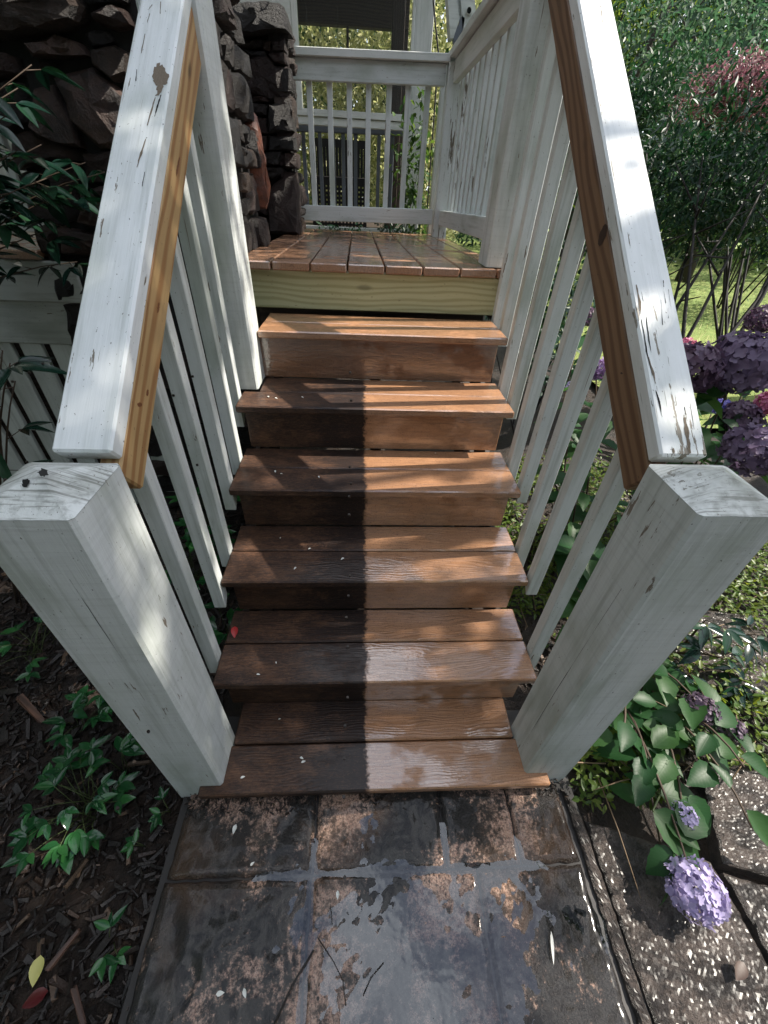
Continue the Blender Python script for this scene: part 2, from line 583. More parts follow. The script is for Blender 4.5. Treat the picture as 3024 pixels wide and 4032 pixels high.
def slab_mesh(name, poly, z, thick=0.05, res=0.0095, amp=0.0034, rough=0.0):
    """paving piece: outline polygon, relief on top, rounded arris"""
    xs = [p[0] for p in poly]
    ys = [p[1] for p in poly]
    x0, x1, y0, y1 = min(xs), max(xs), min(ys), max(ys)
    nx_ = max(3, int((x1 - x0) / res))
    ny_ = max(3, int((y1 - y0) / res))
    quad = len(poly) == 4
    V, Fc = [], []
    for j in range(ny_ + 1):
        for i in range(nx_ + 1):
            u, v_ = i / nx_, j / ny_
            a, b, c_, d_ = [Vector((*p, 0)) for p in poly]
            p = a.lerp(b, u).lerp(d_.lerp(c_, u), v_)
            e = min(u * (x1 - x0), (1 - u) * (x1 - x0), v_ * (y1 - y0), (1 - v_) * (y1 - y0))
            wob = 0.004 if e < 1e-6 else 0.0
            zz = z + amp * (fbm(p.x, p.y, 5.5) + 0.6 * fbm(p.x + 9, p.y, 17) + 0.55 * fbm(p.x, p.y + 4, 48)) - 0.005 * max(0, 1 - e / 0.006)
            zz -= 0.0065 * math.exp(-((p.x - 0.62) / 0.26) ** 2 - ((p.y + 0.33) / 0.17) ** 2) if not rough else 0.0
            zz += rough * noise.noise(Vector((p.x * 30, p.y * 60, 0))) + (random.uniform(-.0009, .0009) if rough else 0.0)
            V.append((p.x + wob * noise.noise(Vector((p.x * 40, p.y * 40, 1))), p.y + wob * noise.noise(Vector((p.x * 40, p.y * 40, 5))), zz))
    W_ = nx_ + 1
    for j in range(ny_):
        for i in range(nx_):
            a = j * W_ + i
            Fc.append((a, a + 1, a + 1 + W_, a + W_))
    rim = [i for i in range(nx_ + 1)] + [j * W_ + nx_ for j in range(1, ny_ + 1)] + [ny_ * W_ + i for i in range(nx_ - 1, -1, -1)] + [j * W_ for j in range(ny_ - 1, 0, -1)]
    o_ = len(V)
    for i in rim:
        V.append((V[i][0], V[i][1], z - thick))
    k = len(rim)
    for i in range(k):
        Fc.append((rim[(i + 1) % k], rim[i], o_ + i, o_ + (i + 1) % k))
    return mesh(name, V, Fc, not rough)


pave = bx('paving_bed', -0.03, 1.115, -1.75, 0.26, -0.075, -0.014, M_grout, None, 'x', 0)
pave.name = 'path'
struct(pave)
J = 0.0032


def paver(x0, x1, y0, y1, dz=0.0):
    M_paver_ = M_paver if 0.3 < x0 < 0.5 else M_paver_dark
    obj('paving_slab', slab_mesh('paving_slab', [(x0 + J, y0 + J), (x1 - J, y0 + J), (x1 - J, y1 - J), (x0 + J, y1 - J)], dz), M_paver_, pave)


for x0, x1 in ((-0.012, 0.355), (0.355, 0.708), (0.708, 0.907), (0.907, 1.068)):
    paver(x0, x1, -0.152, 0.075, random.uniform(-0.001, 0.001))
for x0, x1 in ((-0.015, 0.353), (0.353, 0.784), (0.784, 1.066)):
    paver(x0, x1, -0.60, -0.152, random.uniform(-0.001, 0.001))
for x0, x1 in ((-0.018, 0.30), (0.30, 0.70), (0.70, 1.062)):
    paver(x0, x1, -1.05, -0.60)
    paver(x0, x1, -1.60, -1.05)
flags = [
    [(1.078, -0.95), (1.106, -0.95), (1.112, -0.05), (1.082, 0.02)],
    [(1.115, -0.95), (1.47, -0.95), (1.425, -0.16), (1.120, -0.06)],
    [(1.49, -0.95), (1.98, -0.95), (1.95, -0.33), (1.445, -0.185)],
    [(1.46, -0.165), (1.95, -0.315), (1.93, 0.03), (1.55, 0.07)],
    [(1.99, -0.9), (2.6, -0.9), (2.6, -0.1), (1.97, -0.05)],
    [(1.66, 0.36), (2.2, 0.22), (2.3, 0.62), (1.8, 0.70)],
]
fl_lab = ['narrow dark edging strip beside the square wet pavers', 'long wet rough slab running beside the edging strip',
          'broad glittering slab beyond the hydrangea flower', 'pale wet slab beside the ground cover plants',
          'outer rough slab at the far side of the wet path', 'grey slab lying under the hydrangea bush']
for k, (fp, lb) in enumerate(zip(flags, fl_lab)):
    o = obj('flagstone', slab_mesh('flagstone', fp, -0.003 if k else 0.0, 0.07, 0.0062, 0.004, 0.0015), M_flag)
    tag(o, lb, 'flagstone', 'rough flagstones beside the path')

# shallow water lying on the pavers: relief of the slabs sticks out of it
t = T('puddle_water')
fr = t.n('Fresnel', i_IOR=1.75)
gl = t.n('BsdfGlossy', i_Color=(0.95, 0.97, 1.0), i_Roughness=0.03)
tp = t.n('BsdfTransparent', i_Color=(0.90, 0.92, 0.94))
rp = t.noise(t.pos(), 28, 2)
bpn = t.n('Bump', i_Strength=0.12, i_Distance=0.004, i_Height=rp)
t.set(gl.inputs['Normal'], bpn)
mx = t.n('MixShader', i_0=fr)
t.set(mx.inputs[1], tp)
t.set(mx.inputs[2], gl)
t.t.links.new(mx.outputs[0], t.out.inputs[0])
M_water = t.m
V = []
cx, cy = 0.60, -0.30
for k in range(72):
    an = 2 * math.pi * k / 72
    rr = 1.0 + 0.22 * noise.noise(Vector((math.cos(an) * 2, math.sin(an) * 2, 4)))
    V.append((cx + math.cos(an) * 0.47 * rr, cy + math.sin(an) * 0.28 * rr, -0.0032))
V.append((cx, cy, -0.0032))
pud = struct(obj('puddle_water', mesh('puddle', V, [(k, (k + 1) % 72, 72) for k in range(72)]), M_water))

# ================================================================== STAIRCASE
Z1, RISE, RUN = 0.0654, 0.1802, 0.2294
XL, XR = 0.0495, 1.0087
ZD, YD = 1.146, 1.40
TT = 0.026
tz = lambda k: Z1 + (k - 1) * RISE
ty = lambda k: (k - 1) * RUN
stair = thing('staircase', 'steep six tread staircase of brown composite boards, half of it washed clean', 'staircase', (0.53, 0.6, 0))


def deck_slope(y):
    return ZD - 0.025 * (y - YD)


def tread_board(x0, x1, y0, y1, z, mat, k):
    o = bx('tread_board', x0, x1, y0, y1, z - TT, z, mat, stair, 'x', 0.004)
    V, Fc = [], []
    for sx in (x0 + 0.03, (x0 + x1) / 2 + random.uniform(-.02, .02), x1 - 0.035):
        for sy in (y0 + 0.03, y1 - 0.03):
            b = len(V)
            xx, yy = sx + random.uniform(-.004, .004), sy + random.uniform(-.004, .004)
            for q in range(8):
                V.append((xx + 0.0032 * math.cos(q * math.pi / 4), yy + 0.0032 * math.sin(q * math.pi / 4), z + 0.0006))
            for q in range(8):
                V.append((xx + 0.0032 * math.cos(q * math.pi / 4), yy + 0.0032 * math.sin(q * math.pi / 4), z - 0.004))
            Fc.append(tuple(range(b, b + 8)))
            for q in range(8):
                Fc.append((b + q, b + 8 + q, b + 8 + (q + 1) % 8, b + (q + 1) % 8))
    s_ = obj('screw_heads', mesh('screw_heads', V, Fc), M_screw, o)
    s_['kind'] = 'stuff'
    return o


for k in range(1, 7):
    z = tz(k)
    y0 = 0.010 if k == 1 else ty(k)
    ym = {1: 0.140, 2: 0.367, 3: 0.597, 4: 0.822, 5: 1.046, 6: 1.275}[k]
    yb = ty(k + 1) + 0.036 if k < 6 else 1.40
    mat = M_tread if k < 6 else M_clean
    fl, frr = (0.034, 1.024) if k == 1 else (XL, XR)
    bl, br = (0.098, 0.953) if k == 1 else (XL, XR)
    if k == 6:
        fl = bl = 0.104
    if k == 1:
        yb = 0.270
    tread_board(fl + random.uniform(-.002, .002), frr, y0, ym - 0.0025, z, mat, k)
    if k == 5:
        bl = 0.104
    tread_board(bl, br, ym + 0.0025, yb, z - 0.0008, mat, k)
    # riser above this tread
    if k < 6:
        ry = ty(k + 1) + 0.036
        zt = tz(k + 1) - TT - 0.002
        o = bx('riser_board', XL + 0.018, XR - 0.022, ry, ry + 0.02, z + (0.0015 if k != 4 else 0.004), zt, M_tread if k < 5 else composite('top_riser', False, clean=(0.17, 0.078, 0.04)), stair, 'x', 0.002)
o = bx('riser_board', 0.10, 0.97, 0.052, 0.074, 0.001, Z1 - TT, M_tread, stair, 'x', 0.002)
o['label'] = 'low dark riser board under the bottom tread'
o = bx('rim_board', 0.04, 1.034, YD + 0.028, YD + 0.066, 0.978, ZD - 0.032, M_green, stair, 'x', 0.003)
o['label'] = 'new greenish treated pine board under the deck edge'
bx('gap_shade_board', 0.04, 1.0, 1.50, 1.52, 0.70, 1.10, M_frame, stair, 'x')  # added dark sheet so the gap below the rim board reads as shade
for x in (0.14, 0.53, 0.90):
    V = [(x - .02, 0.32, 0.0), (x - .02, 1.44, 0.74), (x - .02, 1.44, 0.915), (x - .02, 0.30, 0.022)]
    V2 = [(x + .02, b, c_) for _, b, c_ in V]
    k = len(V)
    Fc = [tuple(range(k)), tuple(range(2 * k - 1, k - 1, -1))] + [(i, k + i, k + (i + 1) % k, (i + 1) % k) for i in range(k)]
    obj('stringer', mesh('stringer', V + V2, Fc), M_frame, stair)

for x in (0.078, 0.975):  # added dark panels standing in for the shade under the tread ends
    V = [(x - .009, 0.30, 0.0), (x - .009, 1.48, 0.0), (x - .009, 1.48, 0.915), (x - .009, 1.44, 0.915), (x - .009, 0.30, 0.022)]
    V2 = [(x + .009, b, c_) for _, b, c_ in V]
    k = len(V)
    Fc = [tuple(range(k)), tuple(range(2 * k - 1, k - 1, -1))] + [(i, k + i, k + (i + 1) % k, (i + 1) % k) for i in range(k)]
    obj('shade_panel', mesh('shade_panel', V + V2, Fc), M_frame, stair)

# ------------------------------------------------------------------ railings of the stair
SL = 0.765


def newel(parent, x0, x1, y0, y1, z0, zt, apex, name='newel_post', mat=M_post):
    b = 0.006
    V = [(x0 + b, y0), (x1 - b, y0), (x1, y0 + b), (x1, y1 - b), (x1 - b, y1), (x0 + b, y1), (x0, y1 - b), (x0, y0 + b)]
    cxp, cyp = (x0 + x1) / 2, (y0 + y1) / 2
    zc = (z0 + zt) / 2
    # local frame: X along the grain (up), so keep a rotated mesh
    loc = []
    for z in (z0, zt):
        loc += [(z - zc, -(x - cxp), y - cyp) for x, y in V]
    Fc = [(i, (i + 1) % 8, 8 + (i + 1) % 8, 8 + i) for i in range(8)] + [tuple(range(8))[::-1]]
    if apex:
        ov = 0.002
        base = [(zt - zc + 0.0005, -(x - cxp) * 1.0, y - cyp) for x, y in V]
        off = len(loc)
        loc += base
        loc.append((apex - zc, 0, 0))
        Fc += [(off + i, off + (i + 1) % 8, off + 8) for i in range(8)]
    else:
        Fc.append(tuple(range(8, 16)))
    me = mesh(name, loc, Fc)
    o = obj(name, me, [mat, M_cap], parent)
    if apex:
        for i, p in enumerate(me.polygons):
            if len(p.vertices) == 3:
                p.material_index = 1
    m = Matrix(((0, -1, 0, cxp), (0, 0, 1, cyp), (1, 0, 0, zc), (0, 0, 0, 1)))
    o.matrix_basis = m
    return o


def baluster(parent, x0, x1, y0, d, z0, z1, mat, name='baluster'):
    """square picket, bottom cut to a blunt point, top cut to the slope"""
    cxp, cyp, zc = (x0 + x1) / 2, y0 + d / 2, (z0 + z1) / 2
    a, b, e = (x1 - x0) / 2, d / 2, 0.002
    ring = [(-a + e, -b), (a - e, -b), (a, -b + e), (a, b - e), (a - e, b), (-a + e, b), (-a, b - e), (-a, -b + e)]
    loc = []
    for lev in (0, 1):
        for x, y in ring:
            z = z0 + (0.028 if y > 0 else 0.0) if lev == 0 else z1 + y * SL
            loc.append((z - zc, -x, y))
    Fc = [(i, (i + 1) % 8, 8 + (i + 1) % 8, 8 + i) for i in range(8)] + [tuple(range(8))[::-1], tuple(range(8, 16))]
    o = obj(name, mesh(name, loc, Fc), mat, parent)
    o.matrix_basis = Matrix(((0, -1, 0, cxp), (0, 0, 1, cyp), (1, 0, 0, zc), (0, 0, 0, 1)))
    return o


def sloped_rail(parent, name, xc, y0, y1, k0, sl, w_, t_, mat, label=None):
    """bar whose top centre line is z = k0 + sl*y ; t_ measured square to the bar"""
    n_ = Vector((0, -sl, 1)).normalized()
    p0 = Vector((xc, y0, k0 + sl * y0)) - n_ * t_ / 2
    p1 = Vector((xc, y1, k0 + sl * y1)) - n_ * t_ / 2
    o = board(name, p0, p1, w_, t_, mat, parent, n_, 0.004)
    if label:
        o['label'] = label
    return o


PL, PFL, PR, PFR, S = 0.0949, 0.0343, 0.9562, 0.0408, 0.14
rail_l = thing('stair_railing', 'white stair railing beside the mulch bed with honey coloured pine under its handrail', 'railing', (PL - 0.07, PFL + 0.07, 0))
rail_r = thing('stair_railing', 'white stair railing beside the hydrangeas with brown knotty pine under its peeling handrail', 'railing', (PR + 0.07, PFR + 0.07, 0))
newel(rail_l, PL - S, PL, PFL, PFL + S, -0.02, 1.026, 1.057)
newel(rail_r, PR, PR + S, PFR, PFR + S, -0.02, 1.035, 1.067)
newel(rail_l, -0.04, 0.100, 1.058, 1.198, tz(5) + 0.001, 2.05, 2.08, 'upper_post')
newel(rail_r, 0.960, 1.10, 1.455, 1.595, ZD + 0.002, 2.16, 2.18, 'upper_post')
sloped_rail(rail_l, 'handrail', 0.041, PFL + S, 1.060, 0.913, 0.769, 0.090, 0.034, M_rail_l, 'smooth white handrail with one bare patch')
sloped_rail(rail_l, 'pine_rail', 0.066, PFL + S, 1.060, 0.869, 0.769, 0.036, 0.076, M_honey, 'honey coloured pine rail with knots')
sloped_rail(rail_r, 'handrail', 1.016, PFR + S, 1.460, 0.915, 0.760, 0.084, 0.034, M_rail_r, 'white handrail with long cracked and peeling streaks')
sloped_rail(rail_r, 'pine_rail', 0.994, PFR + S, 1.460, 0.871, 0.760, 0.036, 0.078, M_brownpine, 'brown knotty pine rail')
for i, yf in enumerate((0.303, 0.452, 0.582, 0.725, 0.866, 0.985)):
    k = int((yf + 0.02) / RUN) + 1
    baluster(rail_l, 0.010, 0.0470, yf, 0.036, max(0.10, tz(k) - 0.062 - 0.05 * (i % 2)), 0.869 + 0.769 * (yf + 0.018) - 0.004, M_bal)
for i, yf in enumerate((0.311, 0.456, 0.590, 0.714, 0.852, 0.990, 1.125, 1.262, 1.385)):
    k = int((yf + 0.02) / RUN) + 1
    baluster(rail_r, 1.0125, 1.0495, yf, 0.036, max(0.10, tz(min(k, 6)) - 0.062 - 0.05 * ((i + 1) % 2)), 0.871 + 0.760 * (yf + 0.018) - 0.004, M_bal)

# wear with a shape of its own: rot holes, shakes and peeled streaks
t = T('bare_grey_wood')
M_bare = t.P(Base_Color=t.mix(t.noise(t.pos((30, 6, 30)), 12, 4), (0.10, 0.075, 0.05), (0.24, 0.19, 0.14)), Roughness=0.8)
M_hole = T('rot_hole').P(Base_Color=(0.004, 0.004, 0.004), Roughness=0.9)


def on_plane(px, py, n_, p_):
    d = ray(px, py)
    n_, p_ = Vector(n_), Vector(p_)
    return CAM + d * ((p_ - CAM).dot(n_) / d.dot(n_))


def wear(name, host, outline, n_, p_, mat, lift=0.0006, jag=0.0):
    n_ = Vector(n_).normalized()
    if n_.dot(CAM - Vector(p_)) < 0:
        n_ = -n_
    pts = []
    k = len(outline)
    for i in range(k):
        a, b = outline[i], outline[(i + 1) % k]
        for j in range(4):
            f_ = j / 4
            pts.append((a[0] + (b[0] - a[0]) * f_ + random.uniform(-jag, jag), a[1] + (b[1] - a[1]) * f_ + random.uniform(-jag, jag)))
    V = [on_plane(x, y, n_, p_) + n_ * lift for x, y in pts]
    me = mesh(name, V, [tuple(range(len(V)))])
    o = obj(name, me, mat)
    o.parent = host
    o.matrix_parent_inverse = (Matrix.Translation(host.parent.location) @ host.matrix_parent_inverse @ host.matrix_basis).inverted()
    return o


def slit(host, pts, wpx, n_, p_, mat, name='crack'):
    L_ = [(x - wpx * (0.3 + 0.7 * math.sin(math.pi * i / (len(pts) - 1))) + random.uniform(-1, 1), y) for i, (x, y) in enumerate(pts)]
    R_ = [(x + wpx * (0.3 + 0.7 * math.sin(math.pi * i / (len(pts) - 1))) + random.uniform(-1, 1), y) for i, (x, y) in enumerate(pts)]
    return wear(name, host, L_ + R_[::-1], n_, p_, mat, jag=wpx * 0.35)


cl = [o for o in rail_l.children]
cr_ = [o for o in rail_r.children]
post_l, hand_l = cl[0], [o for o in cl if o.name.startswith('handrail')][0]
post_r, hand_r = cr_[0], [o for o in cr_ if o.name.startswith('handrail')][0]
# left cap: faces of the low pyramid
apx = Vector((PL - 0.07, PFL + 0.07, 1.0575))
nf = (Vector((PL, PFL, 1.026)) - apx).cross(Vector((PL - S, PFL, 1.026)) - apx)
nb = (Vector((PL, PFL + S, 1.026)) - apx).cross(Vector((PL - S, PFL + S, 1.026)) - apx)
wear('rot_hole', post_l, [(150, 1868), (165, 1852), (185, 1856), (196, 1876), (178, 1882), (160, 1880)], nb, apx, M_hole, 0.002, 4)
wear('rot_hole', post_l, [(92, 1895), (118, 1888), (122, 1905), (108, 1924), (94, 1915)], nf, apx, M_hole, 0.002, 4)
slit(post_l, [(275, 2280), (330, 2365), (400, 2470), (480, 2592)], 1.7, (0, 1, 0), (0, PFL, 0), M_hole)
slit(post_r, [(2449, 2318), (2330, 2500), (2190, 2720), (2056, 2942)], 1.3, (1, 0, 0), (PR, 0, 0), M_hole)
hl_n, hl_p = Vector((0, -0.769, 1)), Vector((0, 0, 0.913))
hr_n, hr_p = Vector((0, -0.760, 1)), Vector((0, 0, 0.915))
wear('bare_patch', hand_l, [(600, 290), (622, 250), (640, 262), (662, 300), (664, 330), (640, 345), (630, 380), (612, 375), (620, 340), (603, 315)], hl_n, hl_p, M_bare, 0.0007, 6)
for pts, w_ in (([(612, 385), (598, 430), (580, 495)], 4), ([(634, 375), (620, 420), (610, 460)], 3), ([(575, 548), (556, 605), (540, 660)], 4), ([(570, 678), (560, 735)], 3), ([(572, 135), (556, 210)], 4), ([(590, 55), (580, 90)], 4), ([(634, 8), (632, 55)], 4), ([(540, 275), (535, 320)], 3), ([(600, 20), (585, 40)], 4)):
    slit(hand_l, pts, w_, hl_n, hl_p, M_bare if w_ > 3 else M_hole)
M_knot = T('pine_knot').P(Base_Color=(0.035, 0.016, 0.010), Roughness=0.5)
M_knot2 = T('pine_knot_red').P(Base_Color=(0.17, 0.060, 0.022), Roughness=0.5)
pine_l = [o for o in cl if o.name.startswith('pine_rail')][0]
pine_r = [o for o in cr_ if o.name.startswith('pine_rail')][0]


def knot(host, x, y, a, b, ang, xpl, mat):
    pts = [(x + a * math.cos(q * math.pi / 4) * math.cos(ang) - b * math.sin(q * math.pi / 4) * math.sin(ang), y + a * math.cos(q * math.pi / 4) * math.sin(ang) + b * math.sin(q * math.pi / 4) * math.cos(ang)) for q in range(8)]
    return wear('knot', host, pts, (1, 0, 0), (xpl, 0, 0), mat, 0.0005, 1.0)


knot(pine_r, 2374, 925, 48, 13, math.radians(108), 0.976, M_knot)
knot(pine_r, 2448, 1470, 5, 4, 0, 0.976, M_knot)
for kx, ky, ka, kb, kg, km_ in ((623, 1211, 22, 4, 98, M_knot2), (580, 1546, 14, 5, 95, M_knot2), (549, 1593, 10, 9, 0, M_knot2), (700, 655, 40, 4, 100, M_knot2)):
    knot(pine_l, kx, ky, ka, kb, math.radians(kg), 0.084, km_)
kk = 524 / 1159
for pts, w_, bare in (([(10, 270), (40, 420), (48, 530)], 10, 1), ([(55, 330), (72, 420)], 5, 0), ([(50, 560), (75, 690), (100, 850), (150, 1060)], 5, 0), ([(95, 540), (120, 760), (140, 860)], 5, 0), ([(110, 880), (160, 1040), (180, 1130)], 9, 1),
                  ([(180, 1190), (210, 1290), (235, 1420)], 7, 0), ([(330, 1395), (345, 1430)], 12, 1), ([(430, 1430), (450, 1560), (480, 1740)], 22, 1), ([(430, 1330), (440, 1400)], 8, 0), ([(250, 330), (268, 430)], 6, 0), ([(225, 400), (240, 620)], 4, 0),
                  ([(285, 470), (290, 560)], 4, 0), ([(330, 1690), (345, 1760)], 14, 1), ([(245, 230), (250, 290)], 5, 0), ([(480, 1300), (515, 1530)], 3, 0), ([(290, 310), (315, 480)], 4, 0), ([(280, 1740), (285, 1770)], 8, 0), ([(420, 1170), (432, 1195)], 6, 0)):
    slit(hand_r, [(2500 + x * kk, 1000 + y * kk) for x, y in pts], w_ * kk, hr_n, hr_p, M_bare if bare else M_hole)

# ================================================================== DECK
deck = thing('deck', 'raised deck of clean wet brown boards at the head of the stairs', 'deck', (0.5, 2.3, 0))
seam = [-0.007, 0.133, 0.276, 0.416, 0.560, 0.706, 0.852, 0.998, 1.075]
YB = 3.45
for a, b in zip(seam[:-1], seam[1:]):
    y0 = YD + random.uniform(-.004, .003) + 0.05 * (a - 0.5) * 0.6
    p0 = Vector(((a + b) / 2, y0, deck_slope(y0) - 0.0145))
    p1 = Vector(((a + b) / 2 - 0.02, YB, deck_slope(YB) - 0.0145))
    o = board('deck_board', p0, p1, b - a - 0.006, 0.029, M_deck, deck, (0, 0, 1), 0.004)
for i in range(3):
    a = -0.70 - 0.144 * (i + 1)
    bx('deck_board', a, a + 0.139, YD, YB, ZD - 0.030, ZD, M_deck, deck, 'y', 0.004)
bx('side_joist', 1.036, 1.070, YD + 0.03, YB, 0.94, ZD - 0.060, M_frame, deck, 'y')
for y in (1.95, 2.5, 3.0, 3.42):
    bx('joist', 0.0, 1.034, y, y + 0.04, 0.90, 1.04, M_frame, deck, 'x')
# skirt of the deck left of the chimney: two boards of siding, pickets below
for z0, z1, dy in ((0.972, 1.112, 0.0), (0.808, 0.985, 0.014)):
    bx('siding_board', -2.3, -0.60, YD + 0.012 + dy, YD + 0.030 + dy, z0, z1, M_siding, deck, 'x', 0.004)
x = -0.50
while x > -2.2:
    bx('skirt_picket', x - 0.088, x, YD + 0.034, YD + 0.056, -0.04, 0.830, M_siding, deck, 'z', 0.003)
    x -= 0.122
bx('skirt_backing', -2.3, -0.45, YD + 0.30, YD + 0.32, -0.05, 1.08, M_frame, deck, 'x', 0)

# railing across the back of the deck
Cb = 1.2735
FY = 3.205


def fz(x, zl, zr):
    return zl + (zr - zl) * (x - 0.05) / 0.925


back = thing('deck_railing', 'white railing with square balusters across the back of the deck', 'railing', (0.5, FY, deck_slope(FY)))
board('top_cap', (0.035, FY + 0.020, 1.972), (0.99, FY + 0.020, 1.989), 0.105, 0.036, M_trim, back)
board('top_rail', (0.035, FY + 0.018, 1.905), (0.975, FY + 0.018, 1.921), 0.036, 0.096, M_bal, back)
board('bottom_rail', (0.03, FY + 0.018, 1.204), (0.975, FY + 0.018, 1.216), 0.038, 0.089, M_bal, back)
for xb in (0.2085, 0.3075, 0.404, 0.4985, 0.5995, 0.694, 0.791):
    xx = 0.4706 + (xb - 0.4706) * Cb
    bx('baluster', xx - 0.017, xx + 0.017, FY + 0.036, FY + 0.070, 1.23, 1.90, M_bal, back, 'z', 0.002)
xx = 0.4706 + (0.119 - 0.4706) * Cb
# railing along the open side
side = thing('deck_railing', 'white peeling railing along the open garden side of the deck', 'railing', (1.03, 2.4, deck_slope(2.4)))
newel(side, 0.985, 1.08, 3.165, 3.26, deck_slope(3.2) + 0.001, 1.972, None, 'corner_post', M_peel)
board('top_cap', (1.05, 1.595, 2.022), (1.04, 3.27, 2.004), 0.115, 0.036, M_trim, side)
board('top_rail', (1.045, 1.595, 1.950), (1.035, 3.165, 1.932), 0.036, 0.100, M_trim, side)
board('bottom_rail', (1.045, 1.595, 1.255), (1.035, 3.165, 1.216), 0.038, 0.085, M_bal, side)
y = 1.68
i = 0
while y < 3.12:
    zl = 1.25 - 0.025 * (y - 1.6)
    bx('baluster', 1.052, 1.088, y, y + 0.034, zl, 1.93, M_peel if i % 2 == 0 else M_bal, side, 'z', 0.002)
    y += 0.125
    i += 1
# short railing on the deck behind the chimney
lr = thing('deck_railing', 'short white railing on the deck behind the stone chimney', 'railing', (-1.2, 1.9, ZD))
for (xa, xb2) in ((-2.2, -0.72),):
    bx('bottom_rail', xa, xb2, 1.66, 1.70, 1.175, 1.285, M_siding, lr, 'x')
    bx('top_rail', xa, xb2, 1.66, 1.70, 1.86, 1.96, M_siding, lr, 'x')
    for x in np.arange(xa + 0.08, xb2, 0.125):
        bx('baluster', x, x + 0.035, 1.664, 1.698, 1.285, 1.86, M_siding, lr, 'z')

# ================================================================== STONE CHIMNEY
t = T('chimney_stone')
oi = t.n('ObjectInfo')
rp_ = t.n('ValToRGB', i_Fac=oi.outputs['Random'])
rp_.color_ramp.interpolation = 'CONSTANT'
cols = [(0.013, 0.010, 0.009), (0.030, 0.013, 0.010), (0.009, 0.008, 0.008), (0.038, 0.017, 0.012), (0.019, 0.013, 0.011), (0.055, 0.033, 0.022), (0.024, 0.011, 0.009)]  # dark wet stone, with the deep shade over it put into these tones
els = rp_.color_ramp.elements
els[0].color = (*cols[0], 1)
els[1].position = 1 / 7
els[1].color = (*cols[1], 1)
for i in range(2, 7):
    els.new(i / 7).color = (*cols[i], 1)
a1 = t.noise(t.pos(), 16, 6, 0.7, 0.5)
a2 = t.noise(t.pos((1, 1, 2.5)), 60, 6, 0.8)
c = t.mix(t.ss(a1, 0.35, 0.7), rp_, t.mix(0.5, rp_, (0.012, 0.010, 0.010)))
c = t.mix(t.math('MULTIPLY', t.ss(a2, 0.60, 0.74), 0.5), c, (0.11, 0.09, 0.07))
t.bump(t.math('ADD', a1, t.math('MULTIPLY', a2, 0.7)), 1.0, 0.030)
M_stone = t.P(Base_Color=c, Roughness=t.math('ADD', 0.32, t.math('MULTIPLY', a2, 0.35)))
t = T('orange_stone')
c = t.mix(t.ss(t.noise(t.pos(), 22, 6, 0.7), 0.35, 0.7), (0.17, 0.05, 0.022), (0.06, 0.026, 0.018))
t.bump(t.noise(t.pos(), 60, 5, 0.7), 0.8, 0.008)
M_stone_o = t.P(Base_Color=c, Roughness=0.45)
t = T('brown_slab_stone')
a1 = t.noise(t.pos(), 14, 6, 0.7, 0.6)
a2 = t.noise(t.pos(), 50, 6, 0.75)
c = t.mix(t.ss(a1, 0.35, 0.65), (0.060, 0.031, 0.022), (0.024, 0.015, 0.013))
c = t.mix(t.math('MULTIPLY', t.ss(a2, 0.60, 0.72), 0.5), c, (0.14, 0.11, 0.085))
t.bump(t.math('ADD', a1, t.math('MULTIPLY', a2, 0.7)), 1.0, 0.014)
M_stone_b = t.P(Base_Color=c, Roughness=0.5)
M_mortar = flat('dark_mortar', (0.012, 0.010, 0.010), 0.8, nscale=40)

chim = thing('stone_chimney', 'dark rubble stone chimney standing between the stair railing and the deck', 'chimney', (-0.3, 1.8, 0))


def stone(pts, nrm, proud, mat=M_stone, seed=0):
    """rubble stone from an outline in space; nrm = outward, proud = how far it stands out"""
    rs = random.Random(seed)
    nrm = Vector(nrm).normalized()
    pts = [Vector(p) for p in pts]
    k = len(pts)
    res = []
    for i in range(k):
        a, b = pts[i], pts[(i + 1) % k]
        m_ = max(1, int((b - a).length / 0.032))
        for j in range(m_):
            res.append(a.lerp(b, j / m_))
    c_ = sum(res, Vector()) / len(res)
    n_ = len(res)
    size = sum((p - c_).length for p in res) / n_
    V = []
    jit = lambda s_: Vector((rs.uniform(-s_, s_), rs.uniform(-s_, s_), rs.uniform(-s_, s_)))
    tilt = Vector((rs.uniform(-1, 1), rs.uniform(-1, 1), rs.uniform(-1, 1))) * 0.16
    for s_, d in ((1.0, -0.06), (0.985, proud * 0.55), (0.86, proud * 0.95), (0.5, proud * 1.08)):
        for p in res:
            q = c_ + (p - c_) * s_
            dd = d + ((p - c_) * s_).dot(tilt) * (1 if d > 0 else 0)
            nv = noise.noise(q * 26 + Vector((seed, 0, 0))) * 0.016 if d > 0 else 0
            V.append(q + nrm * (dd + nv) + jit(0.004))
    V.append(c_ + nrm * (proud * 1.1) + jit(0.006))
    Fc = []
    for L_ in range(3):
        for i in range(n_):
            Fc.append((L_ * n_ + i, L_ * n_ + (i + 1) % n_, (L_ + 1) * n_ + (i + 1) % n_, (L_ + 1) * n_ + i))
    for i in range(n_):
        Fc.append((3 * n_ + i, 3 * n_ + (i + 1) % n_, 4 * n_))
    me = mesh('stone', V, Fc, True)
    bm = bmesh.new()
    bm.from_mesh(me)
    bmesh.ops.recalc_face_normals(bm, faces=bm.faces[:])
    bm.to_mesh(me)
    bm.free()
    me.set_sharp_from_angle(angle=R(24))
    return obj('stone', me, mat, chim)


